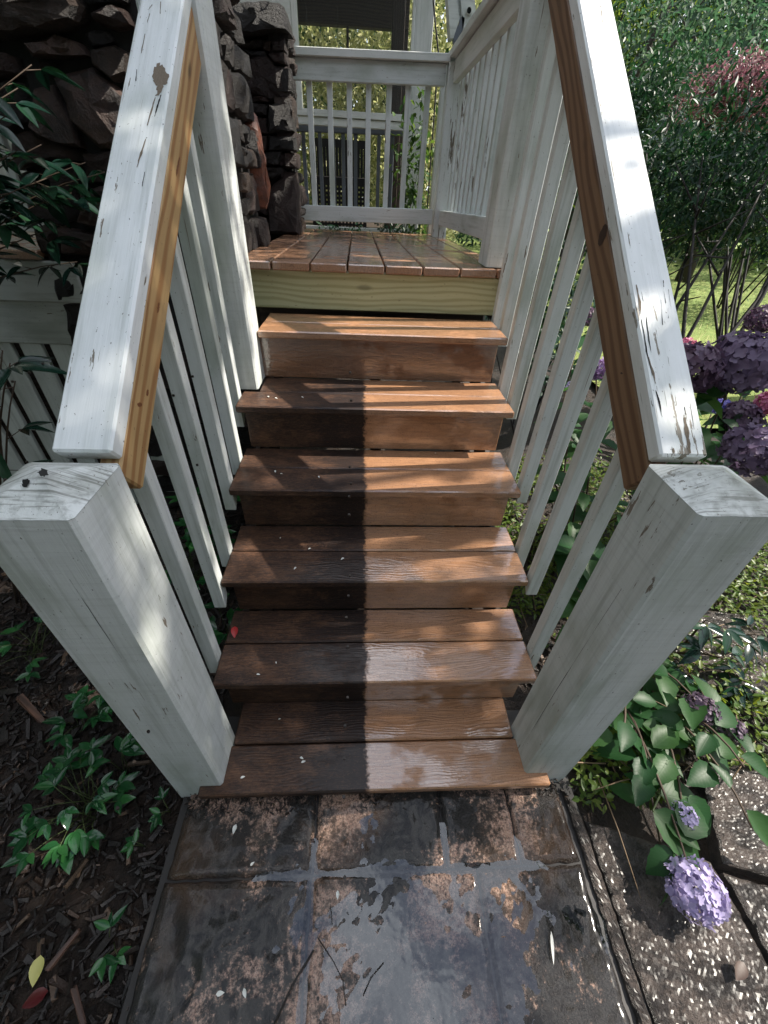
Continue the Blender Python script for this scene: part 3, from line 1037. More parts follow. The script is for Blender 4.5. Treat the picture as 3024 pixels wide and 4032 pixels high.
def rubble(o, u, v, nrm, W_, H_, seed, course=(0.08, 0.2), wid=(0.10, 0.3), proud=(0.02, 0.06), mats=None):
    rs = random.Random(seed)
    o, u, v = Vector(o), Vector(u), Vector(v)
    z = 0
    sk = 0
    while z < H_ - 0.03:
        hh = min(rs.uniform(*course), H_ - z)
        x = 0
        while x < W_ - 0.02:
            ww = min(rs.uniform(*wid), W_ - x)
            if W_ - x - ww < 0.05:
                ww = W_ - x
            parts_ = [(0, 1)] if hh < 0.13 or rs.random() < 0.6 else [(0, 0.5), (0.5, 1)]
            for f0, f1 in parts_:
                g_ = 0.006
                j_ = lambda: rs.uniform(-0.012, 0.012)
                a0, a1, b0, b1 = x + g_, x + ww - g_, z + hh * f0 + g_, z + hh * f1 - g_
                P_ = [(a0 + abs(j_()), b0 + abs(j_())), ((a0 + a1) / 2 + j_(), b0), (a1 - abs(j_()) * 1.5, b0 + abs(j_())), (a1, (b0 + b1) / 2 + j_() * .5), (a1 - abs(j_()) * 1.5, b1 - abs(j_())), ((a0 + a1) / 2 + j_(), b1), (a0 + abs(j_()), b1 - abs(j_())), (a0, (b0 + b1) / 2)]
                stone([o + u * p + v * q for p, q in P_], nrm, rs.uniform(*proud), mats or M_stone, seed * 100 + sk)
                sk += 1
            x += ww
        z += hh


# cores the stones are bedded on
bx('mortar_core', -0.66, -0.035, 1.455, 2.08, -0.05, 2.05, M_mortar, chim, 'z', 0)
bx('mortar_core', -0.62, 0.050, 2.80, 3.10, 0.9, 2.03, M_mortar, chim, 'z', 0)
bx('chimney_stack', -0.62, -0.06, 1.50, 2.05, 2.051, 7.0, M_stone, chim, 'z', 0)
# stones facing the stairs, outlines read on the plane y = 1.43
k5 = 0.5425
front = [
    ([(430, 590), (680, 480), (880, 650), (950, 700), (940, 1060), (780, 1090), (560, 890)], 0.05),
    ([(270, 640), (400, 610), (560, 890), (640, 1080), (420, 1060), (250, 930)], 0.04),
    ([(-220, -160), (420, -200), (690, 100), (650, 190), (480, 240), (180, 290), (-260, 280)], 0.07),
    ([(230, 350), (440, 270), (620, 330), (690, 420), (520, 440), (310, 430)], 0.05),
    ([(700, 130), (860, 50), (960, 110), (1010, 220), (860, 230), (720, 180)], 0.05),
    ([(690, 370), (850, 340), (960, 400), (960, 560), (870, 600), (700, 480)], 0.04),
    ([(640, 240), (810, 240), (870, 320), (700, 350), (650, 320)], 0.03),
    ([(560, -200), (960, -160), (950, 40), (700, 90), (640, 30)], 0.05),
    ([(-160, 360), (160, 420), (210, 560), (90, 580), (-190, 560)], 0.05),
    ([(320, 470), (440, 470), (430, 520), (330, 530)], 0.03),
    ([(-100, 610), (200, 600), (240, 900), (100, 960), (-40, 960)], 0.035),
    ([(120, 970), (340, 960), (640, 1100), (620, 1180), (380, 1150), (150, 1240)], 0.035),
    ([(620, 1120), (900, 1090), (900, 1340), (640, 1340)], 0.04),
    ([(140, 1260), (380, 1170), (600, 1200), (600, 1600), (460, 1630), (230, 1600)], 0.02),
    ([(610, 1360), (900, 1350), (860, 1690), (590, 1620)], 0.05),
    ([(450, 1650), (860, 1700), (820, 1850), (500, 1830)], 0.05),
    ([(280, 1640), (450, 1650), (480, 1830), (330, 1840)], 0.04),
    ([(390, 1850), (800, 1870), (790, 2120), (470, 2160), (400, 1990)], 0.03),
    ([(470, 2180), (780, 2140), (760, 2520), (560, 2560)], 0.04),
    ([(560, 2580), (760, 2540), (780, 3000), (640, 3020)], 0.04),
]
for i, (pl_, pr_) in enumerate(front):
    stone([at(x * k5, y * k5, 'y', 1.455) for x, y in pl_], (0, -1, 0), pr_, M_stone_b if i in (0, 1, 3, 14, 15) else M_stone, 40 + i)
rubble((-0.66, 1.452, -0.05), (1, 0, 0), (0, 0, 1), (0, -1, 0), 0.62, 0.84, 3)
# side of the chimney facing the deck
rubble((-0.032, 1.50, 1.12), (0, 1, 0), (0, 0, 1), (1, 0, 0), 0.58, 0.98, 5, (0.06, 0.17), (0.10, 0.24), (0.02, 0.055))
stone([(-0.02, 2.02, 1.28), (-0.02, 2.07, 1.27), (-0.02, 2.09, 1.50), (-0.02, 2.075, 1.62), (-0.02, 2.03, 1.56)], (1, 0, 0), 0.045, M_stone_o, 77)
# shoulder of the chimney, outlines read on the plane y = 2.75
k7 = 0.4748
shoulder = [
    ([(235, 40), (440, 28), (640, 40), (690, 90), (735, 300), (600, 290), (300, 320), (200, 300)], 0.07, 0),
    ([(300, 345), (500, 340), (500, 400), (310, 410)], 0.03, 0), ([(505, 350), (570, 345), (565, 440), (510, 430)], 0.03, 0),
    ([(580, 345), (690, 340), (690, 440), (580, 445)], 0.05, 0), ([(545, 460), (690, 450), (700, 545), (600, 530)], 0.04, 0),
    ([(310, 420), (530, 440), (530, 500), (320, 480)], 0.03, 0),
    ([(330, 500), (540, 470), (610, 550), (705, 560), (735, 830), (560, 840), (350, 780)], 0.04, 0),
    ([(370, 800), (550, 810), (550, 850), (380, 850)], 0.03, 0),
    ([(370, 860), (540, 870), (530, 960), (380, 970)], 0.03, 0), ([(545, 870), (735, 860), (765, 1100), (560, 1110), (545, 1000)], 0.05, 0),
    ([(390, 980), (535, 980), (540, 1110), (410, 1110)], 0.03, 0), ([(410, 1130), (535, 1130), (535, 1250), (420, 1250)], 0.04, 0),
    ([(545, 1130), (775, 1140), (780, 1255), (550, 1250)], 0.05, 0), ([(430, 1270), (665, 1260), (640, 1370), (440, 1370)], 0.04, 0),
    ([(675, 1270), (785, 1280), (795, 1400), (690, 1390)], 0.05, 0), ([(440, 1390), (660, 1390), (690, 1430), (600, 1480), (450, 1470)], 0.03, 0),
    ([(450, 1490), (530, 1480), (530, 1620), (460, 1630)], 0.02, 0), ([(690, 1430), (775, 1420), (800, 1600), (805, 1935), (560, 1935), (525, 1620), (590, 1520)], 0.07, 0),
    ([(420, 1720), (520, 1680), (545, 1780), (440, 1760)], 0.05, 0), ([(460, 1790), (545, 1790), (555, 1930), (480, 1930)], 0.03, 0),
]
for i, (pl_, pr_, _) in enumerate(shoulder):
    stone([at(800 + x * k7, y * k7, 'y', 2.78) for x, y in pl_], (0, -1, 0), pr_, M_stone, 140 + i)
rubble((0.052, 2.74, 1.10), (0, 1, 0), (0, 0, 1), (1, 0, 0), 0.36, 0.90, 9, (0.05, 0.14), (0.09, 0.2), (0.015, 0.04))
bx('mortar_core', -0.60, -0.17, 2.081, 2.799, 0.9, 2.03, M_mortar, chim, 'z', 0)

# ================================================================== PORCH BEHIND
PY = 4.0
porch = thing('screened_porch', 'white framed screened porch standing behind the deck', 'porch', (0.3, PY, 0))
bx('corner_post', 0.832, 0.965, PY, PY + 0.12, -0.05, 3.4, M_trim, porch, 'z')
bx('window_jamb', 0.812, 0.831, PY - 0.012, PY + 0.02, 1.83, 3.2, M_trim, porch, 'z')
bx('window_jamb', -0.028, 0.010, PY - 0.012, PY + 0.06, 1.80, 3.2, M_trim, porch, 'z')
bx('mid_rail', -0.25, 0.83, PY - 0.01, PY + 0.05, 1.772, 1.812, M_trim, porch, 'x')
bx('mid_rail', -0.25, 0.83, PY + 0.004, PY + 0.06, 1.722, 1.768, M_trim, porch, 'x')
bx('base_board', -0.25, 0.83, PY, PY + 0.05, 0.98, 1.075, M_trim, porch, 'x')
for i in range(9):
    bx('siding_board', -1.2, -0.030, PY - 0.006 + 0.0, PY + 0.02, 1.70 + i * 0.17, 1.70 + i * 0.17 + 0.167, M_trim, porch, 'x')
bx('header_beam', -1.2, 0.98, PY + 0.001, PY + 0.10, 3.205, 3.45, M_trim, porch, 'x')
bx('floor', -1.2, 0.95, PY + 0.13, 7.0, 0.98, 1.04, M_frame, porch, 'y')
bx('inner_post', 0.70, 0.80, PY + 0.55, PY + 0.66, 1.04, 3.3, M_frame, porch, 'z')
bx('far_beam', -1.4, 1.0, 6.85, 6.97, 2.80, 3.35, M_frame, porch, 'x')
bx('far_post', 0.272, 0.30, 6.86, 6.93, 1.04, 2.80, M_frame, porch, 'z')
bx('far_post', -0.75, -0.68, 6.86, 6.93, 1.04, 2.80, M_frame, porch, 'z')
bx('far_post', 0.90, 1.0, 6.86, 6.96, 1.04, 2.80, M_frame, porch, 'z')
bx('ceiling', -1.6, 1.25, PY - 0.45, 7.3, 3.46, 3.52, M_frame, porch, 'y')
# roof with overhang
V = [(-3.2, 3.3, 3.5), (1.35, 3.3, 3.5), (1.35, 5.6, 5.0), (-3.2, 5.6, 5.0), (1.35, 7.6, 3.6), (-3.2, 7.6, 3.6)]
V += [(x, y, z + 0.08) for x, y, z in V]
Fc = [(0, 1, 2, 3), (3, 2, 4, 5), (9, 8, 7, 6), (11, 10, 8, 9), (0, 6, 7, 1), (1, 7, 8, 2), (2, 8, 10, 4), (5, 4, 10, 11), (3, 9, 6, 0), (5, 11, 9, 3)]
obj('roof', mesh('roof', V, Fc), flat('roof_shingle', (0.05, 0.045, 0.045), 0.8), porch)
t = T('insect_screen')
st = t.noise(t.pos((60, 1, 3)), 1.0, 3)
dif = t.n('BsdfDiffuse', i_Color=(0.16, 0.17, 0.17))
tp = t.n('BsdfTransparent', i_Color=(0.92, 0.93, 0.92))
mx = t.n('MixShader', i_0=t.math('ADD', 0.09, t.math('MULTIPLY', t.ss(st, 0.6, 0.75), 0.25)))
t.set(mx.inputs[1], tp)
t.set(mx.inputs[2], dif)
t.t.links.new(mx.outputs[0], t.out.inputs[0])
bx('insect_screen', 0.010, 0.812, PY + 0.021, PY + 0.023, 1.812, 3.2, t.m, porch, 'z', 0)

gr = thing('porch_railing', 'dark grey railing inside the screened porch', 'railing', (0.4, 4.2, 1.04))
board('top_rail', (-0.3, 4.22, 1.714), (0.84, 4.22, 1.73), 0.05, 0.048, M_grey, gr)
bx('bottom_rail', -0.3, 0.84, 4.20, 4.24, 1.12, 1.16, M_grey, gr, 'x')
for x in (-0.02, 0.116, 0.225, 0.308, 0.412, 0.51, 0.608, 0.72):
    bx('baluster', x - 0.015, x + 0.015, 4.205, 4.235, 1.16, 1.70, M_grey, gr, 'z')

# woven chair in the porch
M_wick = flat('dark_wicker', (0.012, 0.011, 0.012), 0.6)
ch = thing('wicker_chair', 'dark open woven armchair inside the porch behind the grey railing', 'chair', (0.27, 4.65, 1.04))
for x in (0.02, 0.50):
    for y in (4.42, 4.86):
        bx('leg', x - 0.015, x + 0.015, y - 0.015, y + 0.015, 1.041, 1.36, M_wick, ch, 'z')
bx('seat', 0.0, 0.52, 4.40, 4.88, 1.361, 1.42, M_wick, ch, 'x')
V, Fc = [], []


def addbox(V, Fc, x0, x1, y0, y1, z0, z1):
    b = len(V)
    V += [(x0, y0, z0), (x1, y0, z0), (x1, y1, z0), (x0, y1, z0), (x0, y0, z1), (x1, y0, z1), (x1, y1, z1), (x0, y1, z1)]
    Fc += [tuple(b + i for i in f) for f in ((3, 2, 1, 0), (4, 5, 6, 7), (0, 1, 5, 4), (1, 2, 6, 5), (2, 3, 7, 6), (3, 0, 4, 7))]


for i in range(15):
    x = 0.02 + i * 0.033
    addbox(V, Fc, x, x + 0.020, 4.375, 4.383, 1.05, 1.36)
for i in range(10):
    z = 1.06 + i * 0.033
    addbox(V, Fc, 0.005, 0.515, 4.384, 4.392, z, z + 0.020)
obj('woven_apron', mesh('woven', V, Fc), M_wick, ch)
V, Fc = [], []
for i in range(18):
    x = 0.0 + i * 0.03
    addbox(V, Fc, x, x + 0.026, 4.87, 4.88, 1.42, 1.66)
addbox(V, Fc, -0.02, 0.54, 4.865, 4.895, 1.64, 1.70)
obj('backrest', mesh('woven_back', V, Fc), M_wick, ch)

# pale post with brace and round lamp beyond the side railing
SY = 3.46
sp = thing('gable_frame', 'pale grey timber frame with a brace beyond the side railing', 'timber frame', (1.05, SY, 0))
g3 = lambda x, y: at(1550 + x * .3014, y * .3014, 'y', SY)
for nm, pts, th in (('upright', [(690, -300), (800, -300), (860, 260), (780, 500), (740, 500)], 0.10), ('upright', [(862, -300), (1030, -300), (1100, 400), (900, 400)], 0.10), ('brace', [(780, 470), (900, 200), (930, 240), (880, 560), (790, 560)], 0.05), ('trim_strip', [(800, -300), (850, -300), (900, 210), (870, 260)], 0.03)):
    P_ = [g3(*q) for q in pts]
    k = len(P_)
    V = P_ + [p + Vector((0, th, 0)) for p in P_]
    if nm == 'trim_strip':
        V = [v + Vector((0, 0.02, 0)) for v in V]
    Fc = [tuple(range(k)), tuple(range(2 * k - 1, k - 1, -1))] + [(i, k + i, k + (i + 1) % k, (i + 1) % k) for i in range(k)]
    obj(nm, mesh(nm, V, Fc), M_grey if nm == 'brace' else M_siding, sp)
bx('upright', 0.99, 1.13, SY + 0.012, SY + 0.09, -0.05, 2.05, M_siding, sp, 'z')
lampc = g3(980, 145)
lp = thing('flood_lamp', 'small round black lamp fixed to the pale grey timber frame', 'lamp', tuple(lampc))
V, Fc = [], []
n_ = 16
rings = [(0.017, 0.0), (0.0175, -0.012), (0.015, -0.02), (0.0135, -0.012)]
for r_, dy in rings:
    for k in range(n_):
        an = 2 * math.pi * k / n_
        V.append(lampc + Vector((r_ * math.cos(an), dy, r_ * math.sin(an))))
for L_ in range(3):
    for k in range(n_):
        Fc.append((L_ * n_ + k, L_ * n_ + (k + 1) % n_, (L_ + 1) * n_ + (k + 1) % n_, (L_ + 1) * n_ + k))
obj('housing', mesh('housing', V, Fc, True), M_siding, lp)
V = [lampc + Vector((0.0135 * math.cos(2 * math.pi * k / n_), -0.012, 0.0135 * math.sin(2 * math.pi * k / n_))) for k in range(n_)]
obj('lens', mesh('lens', V, [tuple(range(n_))]), flat('lamp_black', (0.01, 0.012, 0.015), 0.15), lp)
# cable hanging beside the porch corner
pts = [Vector((0.930, 3.98, 3.2)), at(1706, 0, 'y', 3.9), at(1716, 110, 'y', 3.9), at(1727, 213, 'y', 3.9), Vector((1.02, 3.88, 1.2)), Vector((1.03, 3.86, 0.0))]
tag(obj('cable', tube_mesh('cable', pts, [0.006] * len(pts), 6), M_wick), 'thin black cable hanging down beside the porch corner post', 'cable')


# ================================================================== PLANTS
def leaf_template(n=3, fold=0.12, droop=0.18):
    """verts along a leaf of unit length and unit width (x along, y across, z up)"""
    V = [(0, 0, 0)]
    ws = {2: [0.42, 0.36], 3: [0.34, 0.5, 0.32]}[n]
    xs = [(i + 1) / (n + 1) for i in range(n)]
    for x, w_ in zip(xs, ws):
        z = -droop * x * x
        V += [(x, -w_, z + fold), (x, 0, z), (x, w_, z + fold)]
    V.append((1, 0, -droop))
    Fc = [(0, 1, 2), (0, 2, 3)]
    for i in range(n - 1):
        a = 1 + 3 * i
        Fc += [(a, a + 3, a + 4, a + 1), (a + 1, a + 4, a + 5, a + 2)]
    a = 1 + 3 * (n - 1)
    e = len(V) - 1
    Fc += [(a, e, a + 1), (a + 1, e, a + 2)]
    return np.array(V, float), Fc


LT2 = leaf_template(2)
LT3 = leaf_template(3)


def unit(a):
    return a / np.maximum(1e-9, np.linalg.norm(a, axis=1, keepdims=True))


def leaf_mass(name, P, Dr, Up, L, Wd, mat, parent=None, tmpl=LT2, rnd=None):
    TV, TF = tmpl
    N_ = len(P)
    X = unit(Dr)
    Z = unit(Up - X * np.sum(Up * X, axis=1, keepdims=True) + 1e-6)
    Y = np.cross(Z, X)
    L = np.broadcast_to(L, N_)
    Wd = np.broadcast_to(Wd, N_)
    V = (P[:, None, :] + X[:, None, :] * (TV[None, :, 0:1] * L[:, None, None]) + Y[:, None, :] * (TV[None, :, 1:2] * Wd[:, None, None])
         + Z[:, None, :] * (TV[None, :, 2:3] * Wd[:, None, None]))
    k = len(TV)
    me = bpy.data.meshes.new(name)
    nv = N_ * k
    me.vertices.add(nv)
    me.vertices.foreach_set('co', V.reshape(-1))
    tot = np.array([len(f) for f in TF])
    loops = np.concatenate([np.array(f) for f in TF])
    AL = (loops[None, :] + (np.arange(N_) * k)[:, None]).reshape(-1)
    me.loops.add(len(AL))
    me.loops.foreach_set('vertex_index', AL)
    tots = np.tile(tot, N_)
    starts = np.concatenate([[0], np.cumsum(tots)[:-1]])
    me.polygons.add(len(tots))
    me.polygons.foreach_set('loop_start', starts)
    me.polygons.foreach_set('loop_total', tots)
    me.polygons.foreach_set('use_smooth', np.ones(len(tots), bool))
    me.update(calc_edges=True)
    at_ = me.attributes.new('rnd', 'FLOAT', 'POINT')
    if rnd is None:
        rnd = rng.random(N_)
    at_.data.foreach_set('value', np.repeat(np.clip(rnd, 0, 1), k).astype(np.float32))
    return obj(name, me, mat, parent)


def sph(n):
    v = rng.normal(size=(n, 3))
    return unit(v)


def crown_points(c, rad, n, clumps=40, tight=0.26, seed=None):
    """points gathered in clumps through an ellipsoid"""
    c, rad = np.array(c, float), np.array(rad, float)
    d = sph(clumps) * (rng.random((clumps, 1)) ** 0.4)
    cc = c + d * rad
    pick = rng.integers(0, clumps, n)
    sz = rng.uniform(0.6, 1.3, clumps)[pick][:, None]
    P = cc[pick] + rng.normal(size=(n, 3)) * rad * tight * sz * 0.55
    return P, pick / clumps, d[pick]


G_dark = leafmat('dark_leaf', [(0.010, 0.030, 0.018), (0.018, 0.055, 0.028), (0.040, 0.085, 0.030)], 0.22, 0.45)  # dark green leaf tones
G_mid = leafmat('mid_leaf', [(0.025, 0.065, 0.020), (0.045, 0.105, 0.028), (0.085, 0.150, 0.035)], 0.38, 0.5)
G_lite = leafmat('light_leaf', [(0.06, 0.12, 0.025), (0.10, 0.17, 0.035), (0.17, 0.23, 0.06)], 0.45, 0.4)
G_bluish = leafmat('haze_tint_leaf', [(0.025, 0.065, 0.042), (0.06, 0.115, 0.07), (0.12, 0.175, 0.10)], 0.35, 0.6)  # pale bluish tint puts distance haze into the leaf colour
G_red = leafmat('red_leaf', [(0.06, 0.04, 0.035), (0.15, 0.055, 0.065), (0.28, 0.17, 0.165), (0.07, 0.07, 0.045)], 0.3, 0.3)  # reddish leaves; the pale pink ramp stop paints their glints
G_sunny = leafmat('sunlit_tone_leaf', [(0.16, 0.20, 0.09), (0.34, 0.37, 0.19), (0.52, 0.53, 0.34)], 0.55, 0.4)  # sunlight put into the colour, leaf tones lifted to look sunlit
G_cover = leafmat('cover_leaf', [(0.05, 0.10, 0.02), (0.10, 0.16, 0.03), (0.16, 0.20, 0.045)], 0.4, 0.4)
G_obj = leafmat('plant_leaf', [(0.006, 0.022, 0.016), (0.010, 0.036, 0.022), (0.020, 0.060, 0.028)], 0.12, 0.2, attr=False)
G_hyd = leafmat('hydrangea_leaf', [(0.018, 0.065, 0.022), (0.03, 0.09, 0.03), (0.05, 0.12, 0.035)], 0.42, 0.42, attr=False, vein=0.05)
M_stem = flat('stem_brown', (0.07, 0.045, 0.028), 0.7)
M_stemg = flat('stem_green', (0.07, 0.10, 0.03), 0.6)
M_bark = flat('bark', (0.045, 0.036, 0.030), 0.85, nscale=18)
M_twig = flat('dark_twig', (0.022, 0.018, 0.016), 0.7)


def limb_paths(base, c, rad, n_limbs, r0_, seed):
    rs = random.Random(seed)
    base, c = Vector(base), Vector(c)
    fork = base.lerp(c, 0.45)
    paths = []
    for i in range(n_limbs):
        a = 2 * math.pi * i / n_limbs + rs.uniform(-.4, .4)
        tip = c + Vector((math.cos(a) * rad[0] * rs.uniform(.4, .85), math.sin(a) * rad[1] * rs.uniform(.4, .85), rad[2] * rs.uniform(-.3, .75)))
        mid = fork.lerp(tip, 0.5) + Vector((rs.uniform(-.1, .1), rs.uniform(-.1, .1), rs.uniform(0, .15))) * rad[0]
        paths.append(([fork, mid, tip], [r0_ * 0.5, r0_ * 0.28, r0_ * 0.06]))
    return fork, paths


def tree(name, label, base, c, rad, n, leafL, mat, cat='tree', group=None, clumps=60, r0_=0.12, seed=1, tight=0.3, limbs=7, ratio=0.45):
    tr = thing(name, label, cat, tuple(base), group)
    fork, paths = limb_paths(base, c, rad, limbs, r0_, seed)
    b = Vector(base) - Vector((0, 0, 0.08))
    mid = b.lerp(fork, 0.5) + Vector((0.03, 0.02, 0)) * r0_ * 4
    obj('trunk', join_tubes('trunk', [([b, mid, fork], [r0_, r0_ * .75, r0_ * .55])] + paths, 7), M_bark, tr)
    P, cl, d = crown_points(c, rad, n, clumps, tight)
    Dr = sph(n) + np.array([0, 0, -0.25])
    Up = sph(n) * 0.8 + np.array([0, 0, 1.0])
    o = leaf_mass('crown', P, Dr, Up, leafL * rng.uniform(.6, 1.3, n), leafL * ratio * rng.uniform(.7, 1.2, n), mat, tr, LT2, 0.5 * cl + 0.5 * rng.random(n))
    return tr


# --- garden trees seen over the railing and the one whose shade falls on the stairs
BG = 'trees closing the far side of the lawn'
far = [
    ('tall blue green tree behind the flowering shrubs', (7.5, 9.5), 4.6, (2.6, 2.4, 3.2), G_bluish, 0.11, 9000),
    ('broad light green tree at the back of the lawn', (10.5, 10.0), 4.2, (2.8, 2.6, 3.4), G_mid, 0.11, 8000),
    ('dark evergreen tree closest behind the railing', (5.4, 10.6), 3.2, (2.0, 1.8, 3.0), G_dark, 0.10, 7000),
    ('feathery pale green tree beside the dark evergreen', (6.2, 13.0), 5.0, (3.2, 2.5, 4.2), G_lite, 0.13, 8000),
    ('deep green tree at the sunny corner of the lawn', (14.5, 12.5), 4.5, (3.2, 3.0, 3.8), G_mid, 0.13, 7000),
    ('rounded mid green tree beyond the lawn shade', (12.0, 15.5), 5.0, (4.0, 2.5, 5.0), G_bluish, 0.15, 7000),
    ('tall dense tree behind the porch corner', (2.6, 13.6), 3.8, (2.2, 2.0, 3.8), G_mid, 0.11, 7000),
]
for i, (lb, (x, y), cz, rad, mt, lf, n_) in enumerate(far):
    tree('garden_tree', lb, (x, y, 0), (x, y, cz), rad, n_, lf, mt, group=BG, clumps=70, r0_=0.16, seed=20 + i, tight=0.32)
# low hedge closing the view under the crowns
n_ = 9000
P = np.column_stack([rng.uniform(2.5, 22, n_), 13 + rng.normal(0, 0.7, n_), rng.uniform(0.0, 2.6, n_) ** 1.0])
P[:, 1] += -(P[:, 0] - 10) * 0.28
hd = leaf_mass('undergrowth', P, sph(n_), sph(n_) + np.array([0, -0.4, 0.8]), 0.16, 0.08, G_dark)
tag(hd, 'dark mass of undergrowth along the far edge of the lawn', 'undergrowth', None, 'stuff')
# sunlit bank of leaves seen through the porch
n_ = 34000
P = np.column_stack([rng.uniform(-2.2, 2.2, n_), 8.6 + rng.normal(0, 0.5, n_), rng.uniform(0.3, 4.0, n_)])
P[:, 1] += 0.3 * np.sin(P[:, 0] * 5) * np.cos(P[:, 2] * 4)
hd = leaf_mass('hedge', P, sph(n_), sph(n_) + np.array([0.5, -0.6, 0.6]), 0.085, 0.045, G_sunny)
tag(hd, 'tall sunlit yellow green hedge seen through the porch screen', 'hedge')
# the woods that enclose the garden
n_ = 26000
an = np.concatenate([rng.uniform(R(-5), R(75), n_ // 2), rng.uniform(R(75), R(355), n_ - n_ // 2)])
rr = np.where(an < R(75), rng.uniform(20, 24, n_), rng.uniform(11, 15, n_))
P = np.column_stack([np.sin(an) * rr, np.cos(an) * rr, rng.random(n_) ** 0.9 * np.where(an < R(75), 8.5, 7.0)])
keep = (an < R(72)) | (an > R(100))
P = P[keep]
n_ = len(P)
hd = leaf_mass('woods', P, sph(n_), sph(n_) + np.array([0, 0, 0.6]), 0.62, 0.36, G_mid)
tag(hd, 'green wall of distant woods closing off the garden', 'woods', None, 'stuff')
for i, (x, y, lb) in enumerate(((-4.6, -1.6, 'unseen added tree over the mulch bed side of the path'), (-3.4, -5.4, 'unseen added tree behind the start of the path'), (2.2, -6.2, 'unseen added tree across the path facing the stairs'), (6.6, -5.0, 'unseen added tree at the open end of the path'))):  # unseen trees, added to block low sky light on the sides
    tree('garden_tree', lb, (x, y, 0), (x, y, 4.3), (2.4, 2.2, 3.6), 4200, 0.26, G_mid, group='unseen trees added round the path to block low sky', clumps=60, r0_=0.2, seed=80 + i, tight=0.34, ratio=0.6)
tree('sky_blocking_tree', 'unseen evergreen added to shade the mulch bed side of the stairs', (-2.9, -0.1, 0), (-2.3, 0.75, 3.7), (1.35, 1.7, 1.5), 5200, 0.15, G_dark, clumps=60, r0_=0.13, seed=99, tight=0.36, ratio=0.5)  # unseen crown, added to cut sky light over the bed and chimney
house = thing('house', 'unseen white clapboard house added beyond the stone chimney and side deck', 'house', (-3, 4, 0))  # out of view, added to block sky and darken this side
bx('wall', -7.5, -2.4, 2.2, 8.5, -0.05, 5.2, M_siding, house, 'x', 0)
V = [(-7.8, 1.7, 5.2), (-2.0, 1.7, 5.2), (-2.0, 8.8, 5.2), (-7.8, 8.8, 5.2), (-4.9, 1.7, 7.6), (-4.9, 8.8, 7.6)]
obj('roof', mesh('house_roof', V, [(3, 2, 1, 0), (0, 1, 4), (1, 2, 5, 4), (2, 3, 5), (3, 0, 4, 5)]), flat('house_shingle', (0.05, 0.045, 0.045), 0.8), house)
# shade tree to the right of the stairs (its crown is above the picture)
def shade_tree(label, base, c, rad, n, lf, mt, seed, clumps):
    tree('shade_tree', label, base, c, rad, n, lf, mt, group='tall trees shading the stairs', clumps=clumps, r0_=0.2, seed=seed, tight=0.30)


shade_tree('slim leaning tree whose small crown shades the honey coloured handrail', (4.3, -2.3, 0), (3.5, 0.80, 5.6), (0.48, 0.8, 0.5), 2300, 0.13, G_mid, 53, 28)
shade_tree('broad tree whose crown shades the deck boards', (6.3, 3.3, 0), (4.35, 2.75, 5.6), (0.85, 1.0, 0.6), 2600, 0.13, G_mid, 54, 34)
shade_tree('tall tree beside the path whose crown shades the lower stairs', (5.3, 2.7, 0), (4.72, 0.62, 5.6), (0.92, 0.62, 0.75), 1650, 0.13, G_mid, 51, 30)

# --- shrubs beyond the hydrangeas
def shrub(name, label, base, c, rad, n, lf, mat, stems=7, group=None, ratio=0.28, seed=3, clumps=50, sr=0.014, tight=0.3):
    s_ = thing(name, label, 'shrub', tuple(base), group)
    rs = random.Random(seed)
    base = Vector(base)
    paths = []
    for i in range(stems):
        a = rs.uniform(0, 6.28)
        tip = Vector(c) + Vector((math.cos(a) * rad[0] * .7, math.sin(a) * rad[1] * .7, rad[2] * rs.uniform(-.2, .7)))
        b = base + Vector((rs.uniform(-.18, .18), rs.uniform(-.18, .18), -0.08))
        mid = b.lerp(tip, 0.5) + Vector((rs.uniform(-.12, .12), rs.uniform(-.12, .12), 0.1))
        paths.append(([b, b.lerp(mid, .5), mid, tip], [sr, sr * .85, sr * .65, sr * .25]))
        for q in range(3):
            st_ = mid.lerp(tip, rs.uniform(0, .7))
            e = st_ + Vector((rs.uniform(-.3, .3), rs.uniform(-.3, .3), rs.uniform(-.05, .3))) * rad[0]
            paths.append(([st_, e], [sr * .45, sr * .15]))
    obj('stem', join_tubes('stem', paths, 5), M_twig, s_)
    P, cl, d = crown_points(c, rad, n, clumps, tight)
    Dr = sph(n) + d * 0.5 + np.array([0, 0, -0.35])
    Up = sph(n) * 0.6 + np.array([0, 0, 1.0])
    leaf_mass('foliage', P, Dr, Up, lf * rng.uniform(.6, 1.3, n), lf * ratio * rng.uniform(.8, 1.2, n), mat, s_, LT3, 0.5 * cl + 0.5 * rng.random(n))
    return s_


shrub('leafy_shrub', 'dark long leaved shrub on bare leaning stems beside the lawn', (2.45, 1.95, 0), tuple(dep(2850, 690, 2.75)), (0.85, 0.65, 0.42), 9000, 0.058, G_dark, 9, seed=61, clumps=60, sr=0.017)
shrub('leafy_shrub', 'dense dark shrub close behind the white handrail', (2.1, 3.0, 0), tuple(dep(2480, 520, 3.4)), (0.42, 0.5, 0.42), 4200, 0.055, G_dark, 6, seed=62, clumps=44)
shrub('red_shrub', 'reddish leaved shrub glittering behind the dark shrub', (3.6, 2.9, 0), tuple(dep(2930, 390, 3.5)), (0.42, 0.5, 0.30), 8000, 0.034, G_red, 7, seed=63, ratio=0.5)
shrub('leafy_shrub', 'tall loose shrub with small leaves behind the red shrub', (4.4, 6.2, 0), (4.2, 6.2, 2.3), (1.5, 0.9, 1.3), 6000, 0.085, G_bluish, 9, seed=64, ratio=0.4, clumps=70)
shrub('leafy_shrub', 'green arching shrub at the edge of the sunny lawn', (6.6, 6.8, 0), (6.7, 6.6, 1.9), (1.5, 1.0, 1.3), 5200, 0.085, G_mid, 9, seed=65, ratio=0.4, clumps=70)
